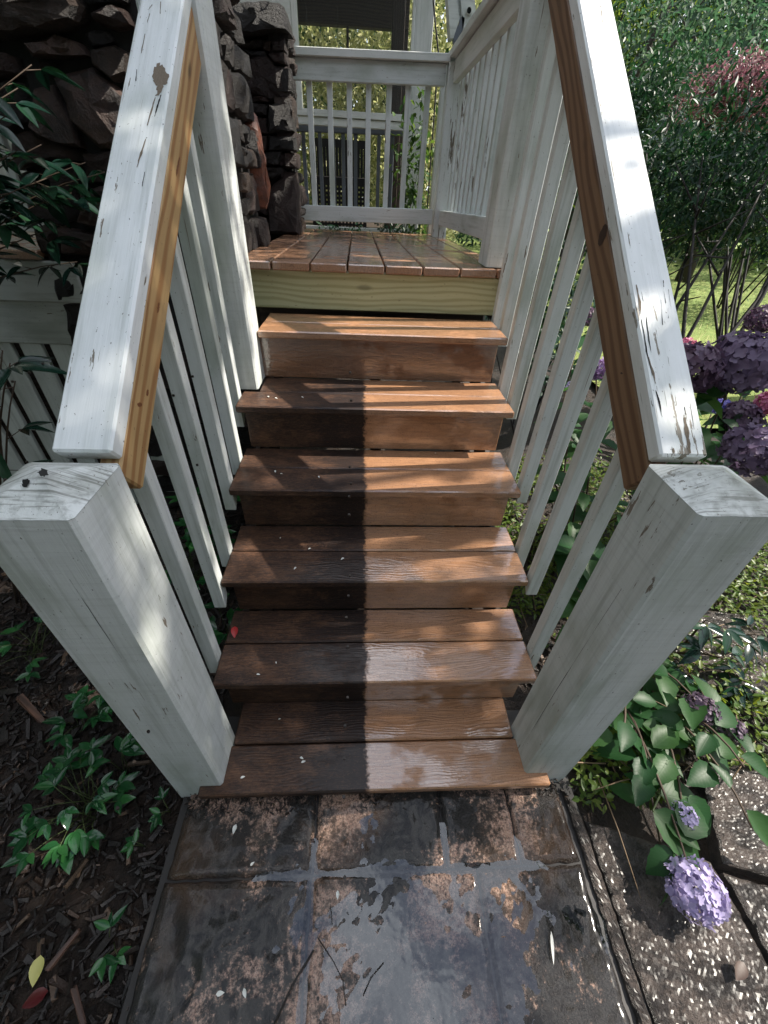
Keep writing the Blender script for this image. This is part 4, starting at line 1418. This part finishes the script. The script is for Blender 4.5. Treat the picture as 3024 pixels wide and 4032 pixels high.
shrub('climbing_shrub', 'bright leafy climber growing behind the corner of the deck', (0.93, 3.62, 0), (0.86, 3.62, 1.45), (0.16, 0.12, 0.42), 460, 0.055, G_mid, 5, seed=66, ratio=0.5, clumps=26, sr=0.006, tight=0.4)
shrub('low_shrub', 'low glossy shrub showing under the back railing', (0.55, 3.68, 0.6), (0.60, 3.66, 1.06), (0.42, 0.14, 0.10), 700, 0.05, G_dark, 5, seed=67, ratio=0.4, clumps=30, sr=0.005)
shrub('low_shrub', 'low leafy shrub under the side railing of the deck', (1.6, 2.4, 0.0), (1.55, 2.4, 0.80), (0.30, 0.9, 0.30), 2200, 0.055, G_dark, 8, seed=68, ratio=0.4, clumps=44, sr=0.006)

# --- grass on the lawn
n_ = 26000
gx = 2.7 + rng.random(n_) ** 1.6 * 11
gy = 2.5 + rng.random(n_) ** 1.4 * 10
P = np.column_stack([gx, gy, np.full(n_, -0.005)])
Dr = np.column_stack([rng.normal(0, .35, n_), rng.normal(0, .35, n_), np.ones(n_)])
gb = leaf_mass('grass', P, Dr, sph(n_), rng.uniform(0.03, 0.07, n_), 0.007, G_sunny, None, LT2)
tag(gb, 'short sunlit grass on the lawn', 'grass', None, 'stuff')

# --- ground cover and twigs at the right of the stairs
n_ = 17000
gx = rng.uniform(1.12, 2.7, n_)
gy = rng.uniform(-0.02, 1.9, n_)
keep = np.array([fbm(a, b, 3.0) > -0.18 for a, b in zip(gx, gy)]) & ((gy > 0.05) | (gx < 1.45))
gx, gy = gx[keep], gy[keep]
n_ = len(gx)
P = np.column_stack([gx, gy, -0.03 + rng.random(n_) ** 2 * 0.10])
cv = leaf_mass('ground_cover', P, sph(n_) * np.array([1, 1, .35]), sph(n_) * 0.5 + np.array([0, 0, 1]), rng.uniform(0.014, 0.040, n_), rng.uniform(0.009, 0.020, n_), G_cover)
tag(cv, 'creeping light green ground cover beside the stairs', 'ground cover', None, 'stuff')
paths = []
rs = random.Random(5)
for i in range(90):
    p = Vector((rs.uniform(1.1, 2.4), rs.uniform(-.05, 1.6), rs.uniform(-.02, .05)))
    a = rs.uniform(0, 6.28)
    L_ = rs.uniform(.08, .3)
    q = p + Vector((math.cos(a) * L_, math.sin(a) * L_, rs.uniform(-.01, .06)))
    paths.append(([p, p.lerp(q, .5) + Vector((0, 0, rs.uniform(0, .02))), q], [0.0022, 0.002, 0.001]))
tw = obj('twigs', join_tubes('twigs', paths, 4), flat('dry_twig', (0.22, 0.15, 0.09), 0.7))
tag(tw, 'litter of thin dry twigs among the ground cover', 'twigs', None, 'stuff')

# ------------------------------------------------------------------ mulch bed
t = T('bark_mulch')
rnd = t.n('Attribute', attribute_name='rnd').outputs['Fac']
ramp = t.n('ValToRGB', i_Fac=rnd)
e = ramp.color_ramp.elements
e[0].color = (0.010, 0.007, 0.006, 1)
e[1].color = (0.20, 0.13, 0.085, 1)
e.new(0.80).color = (0.022, 0.014, 0.011, 1)
e.new(0.95).color = (0.055, 0.032, 0.022, 1)
gn = t.noise(t.pos(), 130, 4, 0.7)
c = t.mix(t.math('MULTIPLY', gn, 0.6), ramp, (0.008, 0.006, 0.005))
t.bump(gn, 0.8, 0.004)
M_mulch = t.P(Base_Color=c, Roughness=0.42)


def chips(name, n, xr, yr, zr, lr_, label, keepf=None):
    x = rng.uniform(*xr, n)
    y = rng.uniform(*yr, n)
    if keepf is not None:
        m_ = keepf(x, y)
        x, y = x[m_], y[m_]
        n = len(x)
    z = np.array([-0.055 + 0.030 * fbm(a, b, 2.2) + 0.012 * fbm(a, b, 11) for a, b in zip(x, y)]) + rng.uniform(*zr, n)
    TV = np.array([(-.5, -.5, -.5), (.5, -.35, -.5), (.5, .4, -.5), (-.5, .5, -.5), (-.45, -.4, .5), (.42, -.3, .5), (.5, .3, .4), (-.5, .45, .5)])
    TF = [(3, 2, 1, 0), (4, 5, 6, 7), (0, 1, 5, 4), (1, 2, 6, 5), (2, 3, 7, 6), (3, 0, 4, 7)]
    L_ = rng.gamma(2.2, lr_, n) + 0.006
    P_ = np.column_stack([x, y, z])
    a = rng.uniform(0, 6.28, n)
    Dr = np.column_stack([np.cos(a), np.sin(a), rng.normal(0, .22, n)])
    Up = np.column_stack([rng.normal(0, .35, n), rng.normal(0, .35, n), np.ones(n)])
    X = unit(Dr)
    Z = unit(Up - X * np.sum(Up * X, axis=1, keepdims=True))
    Y = np.cross(Z, X)
    V_ = P_[:, None, :] + X[:, None, :] * (TV[None, :, 0:1] * L_[:, None, None]) + Y[:, None, :] * (TV[None, :, 1:2] * (L_ * rng.uniform(.12, .4, n))[:, None, None]) + Z[:, None, :] * (TV[None, :, 2:3] * (0.003 + L_ * .08)[:, None, None])
    F_ = (np.array(TF)[None] + (np.arange(n) * 8)[:, None, None]).reshape(-1, 4)
    me = bpy.data.meshes.new(name)
    me.from_pydata(V_.reshape(-1, 3).tolist(), [], F_.tolist())
    me.update()
    at_ = me.attributes.new('rnd', 'FLOAT', 'POINT')
    at_.data.foreach_set('value', np.repeat(rng.random(n), 8).astype(np.float32))
    o = obj(name, me, M_mulch)
    return tag(o, label, 'mulch', None, 'stuff')


chips('mulch', 16000, (-1.9, 0.0), (-0.75, 1.38), (0.0, 0.022), 0.009, 'wet dark bark mulch in the bed beside the stairs',
      lambda x, y: (x < -0.02) | (y > 0.2))
chips('leaf_litter', 4200, (1.08, 2.6), (-0.1, 1.9), (0.0, 0.016), 0.009, 'brown bark litter under the hydrangeas', lambda x, y: ~((x > 1.1) & (y < 0.02) & (x < 2.0)))
chips('grit', 1500, (-0.02, 1.10), (-0.02, 0.12), (0.052, 0.06), 0.0016, 'dark grit washed up under the bottom tread')

# big loose pieces of bark
for k, (px, py, L_, a, lb) in enumerate(((120, 2790, 0.13, -35, 'long reddish splinter of bark on the mulch'), (545, 3005, 0.07, 8, 'dark flat bark chip near the post foot'), (300, 3440, 0.06, 70, 'brown curled bark chip under the seedling'),
                                      (250, 3740, 0.07, 62, 'pale orange splinter of bark in the mulch'), (430, 3770, 0.05, 40, 'small rusty splinter of bark near the paving'), (310, 3960, 0.07, -50, 'tan wood chip with a bright edge'))):
    p = at(px, py, 'z', -0.02)
    bme = box_mesh('bark_chip', L_, L_ * 0.22, 0.009, 0.003, 2)
    for v in bme.vertices:
        v.co.y *= 1.0 - 0.75 * abs(v.co.x / L_ + 0.12)
        v.co += Vector((random.uniform(-.06, .06) * L_, random.uniform(-.02, .02) * L_, random.uniform(-.002, .002)))
    o = obj('bark_chip', bme, lumber('bark_chip_%d' % k, (0.11, 0.055, 0.035), (0.05, 0.024, 0.016), 0) if k in (0, 3, 5) else M_stem)
    o.matrix_basis = Matrix.Translation(p) @ Matrix.Rotation(R(a), 4, 'Z') @ Matrix.Rotation(R(8), 4, 'Y')
    tag(o, lb, 'bark', 'loose bark pieces')


# ------------------------------------------------------------------ leaves as parts
def leaf_mesh(name, wid, n=6, fold=0.10, droop=0.2, serr=0.0, shape=1.0):
    V, Fc = [(0, 0, 0)], []
    for i in range(1, n):
        x = i / n
        wv = wid * 0.5 * (math.sin(math.pi * x ** (0.75 * shape)) ** 0.9)
        wv *= 1 + serr * (1 if i % 2 else -1)
        z = -droop * x * x
        V += [(x, -wv, z + fold * wv * 2), (x, 0, z), (x, wv, z + fold * wv * 2)]
    V.append((1, 0, -droop))
    Fc += [(0, 1, 2), (0, 2, 3)]
    for i in range(n - 2):
        a = 1 + 3 * i
        Fc += [(a, a + 3, a + 4, a + 1), (a + 1, a + 4, a + 5, a + 2)]
    a = 1 + 3 * (n - 2)
    e_ = len(V) - 1
    Fc += [(a, e_, a + 1), (a + 1, e_, a + 2)]
    return mesh(name, V, Fc, True)


LM_nan = [leaf_mesh('nandina_leaf', w_, 6, f_, d_) for w_, f_, d_ in ((0.42, .22, .12), (0.50, .14, .25), (0.45, .26, .02))]
LM_lance = [leaf_mesh('lance_leaf', w_, 6, f_, d_) for w_, f_, d_ in ((0.32, .25, .10), (0.37, .15, .22), (0.34, .3, .02))]
LM_hyd = [leaf_mesh('hydrangea_leaf', w_, 10, f_, d_, 0.05) for w_, f_, d_ in ((0.62, .22, .2), (0.68, .12, .35), (0.6, .3, .1))]


def leaf(parent, me, p, d, up, L, mat):
    d = Vector(d).normalized()
    z = Vector(up)
    z = z - d * z.dot(d)
    z = z.normalized() if z.length > 1e-5 else d.orthogonal().normalized()
    y = z.cross(d)
    m = Matrix((d, y, z)).transposed().to_4x4() @ Matrix.Diagonal((L, L, L, 1))
    m.translation = p
    o = obj('leaf', me, mat, parent)
    o.matrix_basis = m
    return o


def seedling(label, base, spread, h, n, L, seed, mat=G_obj, group='nandina seedlings in the mulch'):
    rs = random.Random(seed)
    base = Vector(base)
    pl = thing('nandina_seedling', label, 'plant', tuple(base), group)
    paths = []
    for i in range(n):
        a = rs.uniform(0, 6.28)
        r_ = spread * math.sqrt(rs.random())
        tip = base + Vector((math.cos(a) * r_, math.sin(a) * r_, h * rs.uniform(.45, 1.0) * (1.15 - 0.5 * r_ / spread)))
        st_ = base + Vector((rs.uniform(-.25, .25) * spread, rs.uniform(-.25, .25) * spread, -0.02))
        mid = st_.lerp(tip, .6) + Vector((0, 0, h * .12))
        paths.append(([st_, mid, tip], [0.0016, 0.0011, 0.0007]))
        out = Vector((math.cos(a + rs.uniform(-.6, .6)), math.sin(a + rs.uniform(-.6, .6)), rs.uniform(-.1, .35)))
        for da in (-1.0, 0, 1.0):
            dv = Matrix.Rotation(da * rs.uniform(.7, 1.1), 4, 'Z') @ out
            leaf(pl, rs.choice(LM_nan), tip, dv, (rs.uniform(-.4, .4), rs.uniform(-.4, .4), 1), L * rs.uniform(.7, 1.25), mat)
    obj('stem', join_tubes('stem', paths, 4), M_stemg, pl)
    return pl


G_new = leafmat('new_leaf', [(0.05, 0.15, 0.03), (0.07, 0.19, 0.035), (0.10, 0.24, 0.05)], 0.3, 0.3, attr=False)
seedling('bushy nandina seedling with glossy leaves beside the paving corner', at(350, 3180, 'z', -0.03), 0.13, 0.14, 30, 0.044, 71, leafmat('glossy_leaf', [(0.012, 0.06, 0.02), (0.02, 0.09, 0.03), (0.04, 0.15, 0.04)], 0.2, 0.10, attr=False))
seedling('bright new nandina shoot leaning against the white post foot', at(500, 3030, 'z', -0.03), 0.035, 0.15, 4, 0.055, 72, G_new)
seedling('pale yellow green seedling under the sloping post', at(320, 2860, 'z', -0.03), 0.08, 0.10, 6, 0.055, 73, G_new)
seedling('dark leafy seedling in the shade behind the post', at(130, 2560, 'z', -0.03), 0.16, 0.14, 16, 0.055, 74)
seedling('tiny seedling between the paving and the big nandina', at(560, 3330, 'z', -0.03), 0.02, 0.05, 2, 0.03, 75)
seedling('slender seedling at the foot of the white post', at(668, 3190, 'z', -0.03), 0.03, 0.07, 3, 0.033, 76)
seedling('small seedling in the open mulch', at(430, 3720, 'z', -0.03), 0.04, 0.05, 3, 0.04, 77)
seedling('sparse seedling in the mulch behind the bright shoot', at(440, 2760, 'z', -0.03), 0.10, 0.10, 8, 0.05, 78)
seedling('seedling pushing between the balusters beside the stairs', (-0.02, 0.52, 0.0), 0.05, 0.26, 6, 0.06, 79)
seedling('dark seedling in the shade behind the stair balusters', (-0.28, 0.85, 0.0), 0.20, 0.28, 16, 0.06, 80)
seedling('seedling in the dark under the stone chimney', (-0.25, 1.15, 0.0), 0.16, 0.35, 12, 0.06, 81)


def cane_plant(label, base, tips, per, L, seed, mats, name='nandina_shrub'):
    """arching canes with leaflets in threes towards the tips"""
    rs = random.Random(seed)
    base = Vector(base)
    pl = thing(name, label, 'shrub', (base.x, base.y, 0))
    paths = []
    for tp_ in tips:
        tp_ = Vector(tp_)
        b = base + Vector((rs.uniform(-.06, .06), rs.uniform(-.06, .06), -0.06))
        mid = b.lerp(tp_, .55) + Vector((0, 0, 0.16 * (tp_ - b).length))
        cur = []
        for i in range(9):
            s_ = i / 8
            cur.append(b * (1 - s_) ** 2 + mid * 2 * s_ * (1 - s_) + tp_ * s_ ** 2)
        if base.z > 0.2:
            cur = [Vector((b.x, b.y, -0.06))] + cur
        paths.append((cur, [0.006 * (1 - .8 * i / 9) for i in range(len(cur))]))
        for i in range(per):
            s_ = 0.55 + 0.45 * (i + rs.random()) / per
            p = b * (1 - s_) ** 2 + mid * 2 * s_ * (1 - s_) + tp_ * s_ ** 2
            a = rs.uniform(0, 6.28)
            e_ = p + Vector((math.cos(a), math.sin(a), rs.uniform(-.3, .4))) * rs.uniform(.015, .06)
            paths.append(([p, e_], [0.0018, 0.001]))
            for q in range(3):
                dv = Vector((math.cos(a + (q - 1) * .9), math.sin(a + (q - 1) * .9), rs.uniform(-.7, .1)))
                leaf(pl, rs.choice(LM_lance), e_, dv, (rs.uniform(-.4, .4), rs.uniform(-.6, .2), 1), L * rs.uniform(.7, 1.25), rs.choice(mats))
    obj('cane', join_tubes('cane', paths, 5), M_stem, pl)
    return pl


tipsL = [at(x * k5, y * k5, 'y', yy) for x, y, yy in ((130, 640, 1.22), (230, 470, 1.25), (60, 830, 1.15), (300, 1050, 1.2), (120, 1100, 1.1), (620, 1180, 1.3), (760, 1250, 1.3), (380, 1280, 1.2), (520, 1400, 1.2), (230, 1330, 1.1), (560, 1900, 1.2), (480, 1640, 1.22))]
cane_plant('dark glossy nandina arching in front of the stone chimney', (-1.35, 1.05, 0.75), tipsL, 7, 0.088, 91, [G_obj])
cane_plant('nandina cane with long drooping leaves beside the deck skirt', (-0.95, 0.75, 0), [at(40, 1430, 'y', 0.75), at(60, 1500, 'y', 0.8), at(10, 1380, 'y', 0.72), at(380, 1830, 'y', 1.0)], 3, 0.11, 92, [G_obj, G_new])
cane_plant('thin nandina canes with reddish joints in front of the ground cover', (1.75, 0.52, 0), [at(x, y, 'y', yy) for x, y, yy in ((2780, 2440, .42), (2860, 2600, .30), (2720, 2660, .36), (2800, 2760, .25), (2960, 2700, .3), (2900, 2880, .2), (2990, 2500, .4))], 4, 0.075, 93, [G_obj])

# ------------------------------------------------------------------ hydrangeas
t = T('hydrangea_petal')
rnd = t.n('Attribute', attribute_name='rnd').outputs['Fac']
oi = t.n('ObjectInfo')
r1 = t.n('ValToRGB', i_Fac=rnd)
e = r1.color_ramp.elements
e[0].color = (0.10, 0.06, 0.16, 1)
e[1].color = (0.42, 0.34, 0.62, 1)
e.new(0.35).color = (0.17, 0.10, 0.24, 1)
e.new(0.7).color = (0.28, 0.19, 0.42, 1)
c = t.mix(t.math('MULTIPLY', t.noise(t.pos(), 60, 3), 0.35), r1, (0.30, 0.12, 0.22))
tr_ = t.n('BsdfTranslucent', i_Color=c)
mx = t.n('MixShader', i_0=0.35)
t.set(mx.inputs[1], t.b.outputs[0])
t.set(mx.inputs[2], tr_)
t.t.links.new(mx.outputs[0], t.out.inputs[0])
M_petal = t.P(Base_Color=c, Roughness=0.5)


def petal_variant(name, tint, fac):
    m_ = M_petal.copy()
    m_.name = name
    nd = m_.node_tree.nodes
    b = [x for x in nd if x.type == 'BSDF_PRINCIPLED'][0]
    src = b.inputs['Base Color'].links[0].from_socket
    mxn = nd.new('ShaderNodeMixRGB')
    mxn.inputs[0].default_value = fac
    m_.node_tree.links.new(src, mxn.inputs[1])
    mxn.inputs[2].default_value = (*tint, 1)
    m_.node_tree.links.new(mxn.outputs[0], b.inputs['Base Color'])
    trn = [x for x in nd if x.type == 'BSDF_TRANSLUCENT'][0]
    m_.node_tree.links.new(mxn.outputs[0], trn.inputs[0])
    return m_


M_lilac = petal_variant('lilac_petal', (0.56, 0.52, 0.76), 0.7)
M_dusky = petal_variant('dusky_petal', (0.10, 0.06, 0.085), 0.8)
M_mauve = petal_variant('mauve_petal', (0.17, 0.13, 0.20), 0.8)
M_pink = petal_variant('pink_petal', (0.60, 0.14, 0.24), 0.75)
M_blue = petal_variant('blue_petal', (0.13, 0.14, 0.50), 0.75)
M_faded = petal_variant('faded_petal', (0.13, 0.10, 0.12), 0.8)


def flower_head(parent, c, r_, mat, n=120, label=None, sq=0.8):
    c = np.array(c)
    d = sph(n * 3)
    # spread florets evenly-ish: thin out close ones
    keep = []
    for v in d:
        if all(np.dot(v, k_) < 1 - 0.012 for k_ in keep):
            keep.append(v)
        if len(keep) >= n:
            break
    d = np.array(keep + [k_ * 0.82 for k_ in keep[::2]])
    V, Fc, RN = [], [], []
    for v in d:
        rr = r_ * random.uniform(.84, 1.08)
        p = Vector(c + v * rr * np.array([1, 1, sq]))
        nz = (Vector(v) + Vector((random.uniform(-.55, .55), random.uniform(-.55, .55), random.uniform(-.55, .55)))).normalized()
        a = nz.orthogonal().normalized()
        b = nz.cross(a)
        a0 = random.uniform(0, 6.28)
        pr_ = r_ * random.uniform(.12, .19)
        rnd_ = random.random()
        for q in range(4):
            an = a0 + q * math.pi / 2
            ux = a * math.cos(an) + b * math.sin(an)
            uy = nz.cross(ux)
            cup = random.uniform(.05, .35)
            o_ = len(V)
            V += [p, p + ux * pr_ * .45 - uy * pr_ * .48 + nz * pr_ * cup * .3, p + ux * pr_ * .95 - uy * pr_ * .35 + nz * pr_ * cup, p + ux * pr_ * 1.08 + nz * pr_ * cup * 1.0,
                  p + ux * pr_ * .95 + uy * pr_ * .35 + nz * pr_ * cup, p + ux * pr_ * .45 + uy * pr_ * .48 + nz * pr_ * cup * .3, p + ux * pr_ * .6]
            Fc += [(o_, o_ + 1, o_ + 6), (o_ + 1, o_ + 2, o_ + 6), (o_ + 2, o_ + 3, o_ + 6), (o_ + 3, o_ + 4, o_ + 6), (o_ + 4, o_ + 5, o_ + 6), (o_ + 5, o_, o_ + 6)]
            RN += [min(1, max(0, rnd_ + random.uniform(-.12, .12)))] * 7
    me = mesh('flower_head', V, Fc, True)
    me.attributes.new('rnd', 'FLOAT', 'POINT').data.foreach_set('value', np.array(RN, np.float32))
    o = obj('flower_head', me, mat, parent)
    if label:
        o['label'] = label
    return o


def hydrangea(label, base, heads, leaves, seed, leafL=0.12):
    """heads: (point, radius, material, label); leaves: number around each stem"""
    rs = random.Random(seed)
    base = Vector(base)
    hb = thing('hydrangea_bush', label, 'hydrangea', tuple(base), 'hydrangea bushes beside the stairs')
    paths = []
    for (p, r_, mt, lb) in heads:
        p = Vector(p)
        if r_ > 0:
            flower_head(hb, p, r_, mt, int(110 + 1100 * r_), lb)
        b = base + Vector((rs.uniform(-.12, .12), rs.uniform(-.12, .12), -0.06))
        mid = b.lerp(p, .55) + Vector((rs.uniform(-.05, .05), rs.uniform(-.05, .05), 0.25 * max(0.1, (p - b).length) * (1 if p.z < 0.4 else .5)))
        cur = []
        for i in range(8):
            s_ = i / 7
            cur.append(b * (1 - s_) ** 2 + mid * 2 * s_ * (1 - s_) + p * s_ ** 2)
        paths.append((cur, [0.0055 * (1 - .55 * i / 7) for i in range(8)]))
        a = rs.uniform(0, 6.28)
        for i in range(leaves):
            s_ = 0.30 + 0.66 * (i + .5) / leaves
            q = b * (1 - s_) ** 2 + mid * 2 * s_ * (1 - s_) + p * s_ ** 2
            a += 1.57
            for sgn in (0, math.pi):
                an = a + sgn + rs.uniform(-.3, .3)
                dv = Vector((math.cos(an), math.sin(an), rs.uniform(-.45, .25)))
                leaf(hb, rs.choice(LM_hyd), q + dv * 0.025, dv, (rs.uniform(-.3, .3), rs.uniform(-.3, .3), 1), leafL * rs.uniform(.6, 1.15), G_hyd)
    obj('stem', join_tubes('stem', paths, 5), M_stem, hb)
    return hb


hydrangea('tall hydrangea with dusky purple mopheads rising behind the white handrail post', (1.95, 1.05, 0), [
    (dep(2717, 1450, 1.45), 0.098, M_dusky, 'dusky purple mophead touching the handrail'), (dep(2925, 1430, 1.45), 0.118, M_mauve, 'large greyish purple mophead'),
    (dep(2975, 1770, 1.45), 0.100, M_mauve, 'lilac mophead behind the post cap'), (dep(3010, 1260, 2.0), 0.075, M_dusky, None),
    (dep(2700, 1370, 1.9), 0.05, M_pink, 'small pink flower head'), (dep(3040, 1590, 1.7), 0.06, M_pink, 'crimson pink flower head'),
    (dep(2844, 1604, 1.8), 0.04, M_blue, 'small deep blue flower head'), (dep(2920, 1640, 1.75), 0.075, M_dusky, None),
    (dep(3120, 1700, 1.9), 0.0, None, None), (dep(2820, 1560, 2.1), 0.0, None, None), (dep(2900, 1850, 1.7), 0.0, None, None)], 4, 101, 0.13)
hydrangea('sprawling hydrangea dropping lilac flower heads onto the wet paving', (1.50, 0.42, 0), [
    (at(2735, 3500, 'z', 0.075), 0.062, M_lilac, 'bright lilac mophead hanging over the wet slab'), (at(2690, 3215, 'z', 0.09), 0.036, M_lilac, 'smaller lilac mophead half under a leaf'),
    (at(2760, 2790, 'z', 0.14), 0.048, M_faded, 'faded grey mauve mophead in the ground cover'), (at(2870, 2870, 'z', 0.10), 0.042, M_faded, None),
    (at(2560, 3060, 'z', 0.10), 0.0, None, None), (at(2440, 2960, 'z', 0.12), 0.0, None, None), (at(2960, 3260, 'z', 0.12), 0.0, None, None), (at(2600, 3330, 'z', 0.07), 0.0, None, None), (at(2930, 3020, 'z', 0.16), 0.0, None, None)], 4, 102, 0.105)
hydrangea('green hydrangea growing close outside the stair balusters', (1.42, 0.95, 0), [
    ((1.22, 0.55, 0.45), 0.0, None, None), ((1.25, 0.85, 0.62), 0.0, None, None), ((1.32, 1.05, 0.9), 0.045, M_petal, 'small purple flower head seen between balusters'), ((1.30, 0.62, 0.30), 0.0, None, None),
    ((1.38, 1.25, 0.75), 0.04, M_lilac, None), ((1.55, 1.3, 0.95), 0.05, M_petal, None), ((1.25, 1.15, 0.5), 0.0, None, None), ((1.5, 0.7, 0.55), 0.0, None, None), ((1.2, 0.35, 0.28), 0.0, None, None), ((1.5, 1.6, 0.95), 0.05, M_dusky, None)], 5, 103, 0.12)
# one big leaf beside the small lilac head
pl_big = thing('hydrangea_shoot', 'low shoot with one broad veined leaf beside the small lilac flower head', 'plant', (1.34, 0.02, 0))
leaf(pl_big, LM_hyd[0], at(2570, 3190, 'z', 0.10), (0.55, -0.75, -0.15), (0.1, -0.3, 1), 0.15, G_hyd)
leaf(pl_big, LM_hyd[1], at(2600, 3130, 'z', 0.10), (0.75, -0.1, 0.05), (0, 0, 1), 0.13, G_hyd)
leaf(pl_big, LM_hyd[1], at(2640, 3330, 'z', 0.07), (-0.25, -0.9, -0.2), (0.8, 0, 0.5), 0.13, G_hyd)
obj('stem', join_tubes('stem', [([(1.34, 0.06, -0.06), at(2600, 3130, 'z', 0.10), at(2570, 3190, 'z', 0.10), at(2640, 3330, 'z', 0.07)], [0.004, 0.003, 0.003, 0.002])], 5), M_stemg, pl_big)

# ------------------------------------------------------------------ small litter
M_white = flat('white_petal', (0.75, 0.75, 0.70), 0.6)
M_redleaf = flat('red_leaf_one', (0.45, 0.02, 0.02), 0.35)
M_yel = flat('yellow_leaf', (0.55, 0.52, 0.16), 0.5)
LM_red = leaf_mesh('fallen_leaf', 0.55, 6, .15, .1)
for p, d, L_, mt, lb in ((Vector((0.070, 0.462 - 0.04, tz(2) + 0.010)), (0.2, -1, -.1), 0.040, M_redleaf, 'bright red fallen leaf on a tread beside the balusters'),
                        (at(160, 3760, 'z', -0.02), (0.2, -1, 0), 0.05, M_yel, 'pale yellow fallen leaf on the mulch'),
                        (at(190, 3900, 'z', -0.02), (-.8, -.4, 0), 0.05, flat('maroon_leaf', (0.10, 0.012, 0.014), 0.25), 'maroon fallen leaf on the mulch'),
                        (at(2930, 3790, 'z', 0.02), (-.7, -.5, 0), 0.045, flat('dead_leaf', (0.05, 0.022, 0.012), 0.5), 'curled brown leaf on the wet slab')):
    o = obj('fallen_leaf', LM_red, None)
    o.data = LM_red.copy()
    o.data.materials.append(mt)
    dv = Vector(d).normalized()
    z = Vector((0.1, 0.1, 1))
    z = (z - dv * z.dot(dv)).normalized()
    m = Matrix((dv, z.cross(dv), z)).transposed().to_4x4() @ Matrix.Diagonal((L_, L_, L_, 1))
    m.translation = p
    o.matrix_basis = m
    tag(o, lb, 'leaf', 'single fallen leaves')
LM_pet = leaf_mesh('petal', 0.5, 4, .3, .1)
LM_pet.materials.append(M_white)
spots = [(0.27, tz(3), 0.52), (0.30, tz(3), 0.60), (0.20, tz(3), 0.66), (0.42, tz(3), 0.56), (0.18, tz(4), 0.80), (0.20, tz(4), 0.78), (0.33, tz(4), 0.77), (0.15, tz(5), 0.99), (0.17, tz(5), 0.985), (0.22, tz(2), 0.30), (0.17, tz(2), 0.26), (0.30, tz(1), 0.10), (0.305, tz(1), 0.085), (0.14, tz(1), 0.05), (0.22, tz(1), 0.21), (0.75, tz(4), 0.93), (0.26, tz(5), 1.0)]
for x, z, y in spots:
    o = obj('petal', LM_pet, None)
    a = random.uniform(0, 6.28)
    L_ = random.uniform(.007, .014)
    o.matrix_basis = Matrix.Translation((x, y, z + 0.002)) @ Matrix.Rotation(a, 4, 'Z') @ Matrix.Diagonal((L_, L_, L_, 1))
    tag(o, 'tiny white petal fallen on the dirty side of a tread', 'petal', 'white petals on the treads')
for px, py in ((930, 3245), (985, 3410), (1330, 3505), (850, 3915), (960, 3890)):
    o = obj('petal', LM_pet, None)
    L_ = random.uniform(.010, .024)
    o.matrix_basis = Matrix.Translation(at(px, py, 'z', 0.006)) @ Matrix.Rotation(random.uniform(0, 6.28), 4, 'Z') @ Matrix.Diagonal((L_, L_, L_, 1))
    tag(o, 'small white petal fallen on the wet pavers', 'petal', 'white petals on the pavers')
# thin twigs lying on the pavers
tl = [([(1080, 4032), (1150, 3880), (1235, 3740)], 0.0022, 'bent dark twig crossing the joint of the wet pavers'), ([(1250, 3690), (1310, 3780), (1350, 3860), (1362, 3960)], 0.0012, 'thin curved stalk on the pale paver'),
      ([(1430, 3920), (1460, 3850), (1510, 3790)], 0.0014, 'short dark stalk lying in the puddle'), ([(1302, 3560), (1308, 3640)], 0.001, 'tiny straight brown stalk on the pale paver')]
for pts, r_, lb in tl:
    P_ = [at(x, y, 'z', 0.005) for x, y in pts]
    tag(obj('twig', tube_mesh('twig', P_, [r_] * len(P_), 5), M_twig), lb, 'twig', 'twigs on the pavers')
o = obj('splinter', leaf_mesh('splinter', 0.13, 6, .1, .05), M_white)
p0_, p1_ = at(2170, 3665, 'z', 0.008), at(2182, 3800, 'z', 0.008)
m, L_ = frame(p0_, p1_, (0, 0, 1))
m = m @ Matrix.Translation((-L_ / 2, 0, 0)) @ Matrix.Diagonal((L_, L_, L_, 1))
o.matrix_basis = m
tag(o, 'long white paint splinter lying on the wet paver', 'splinter')
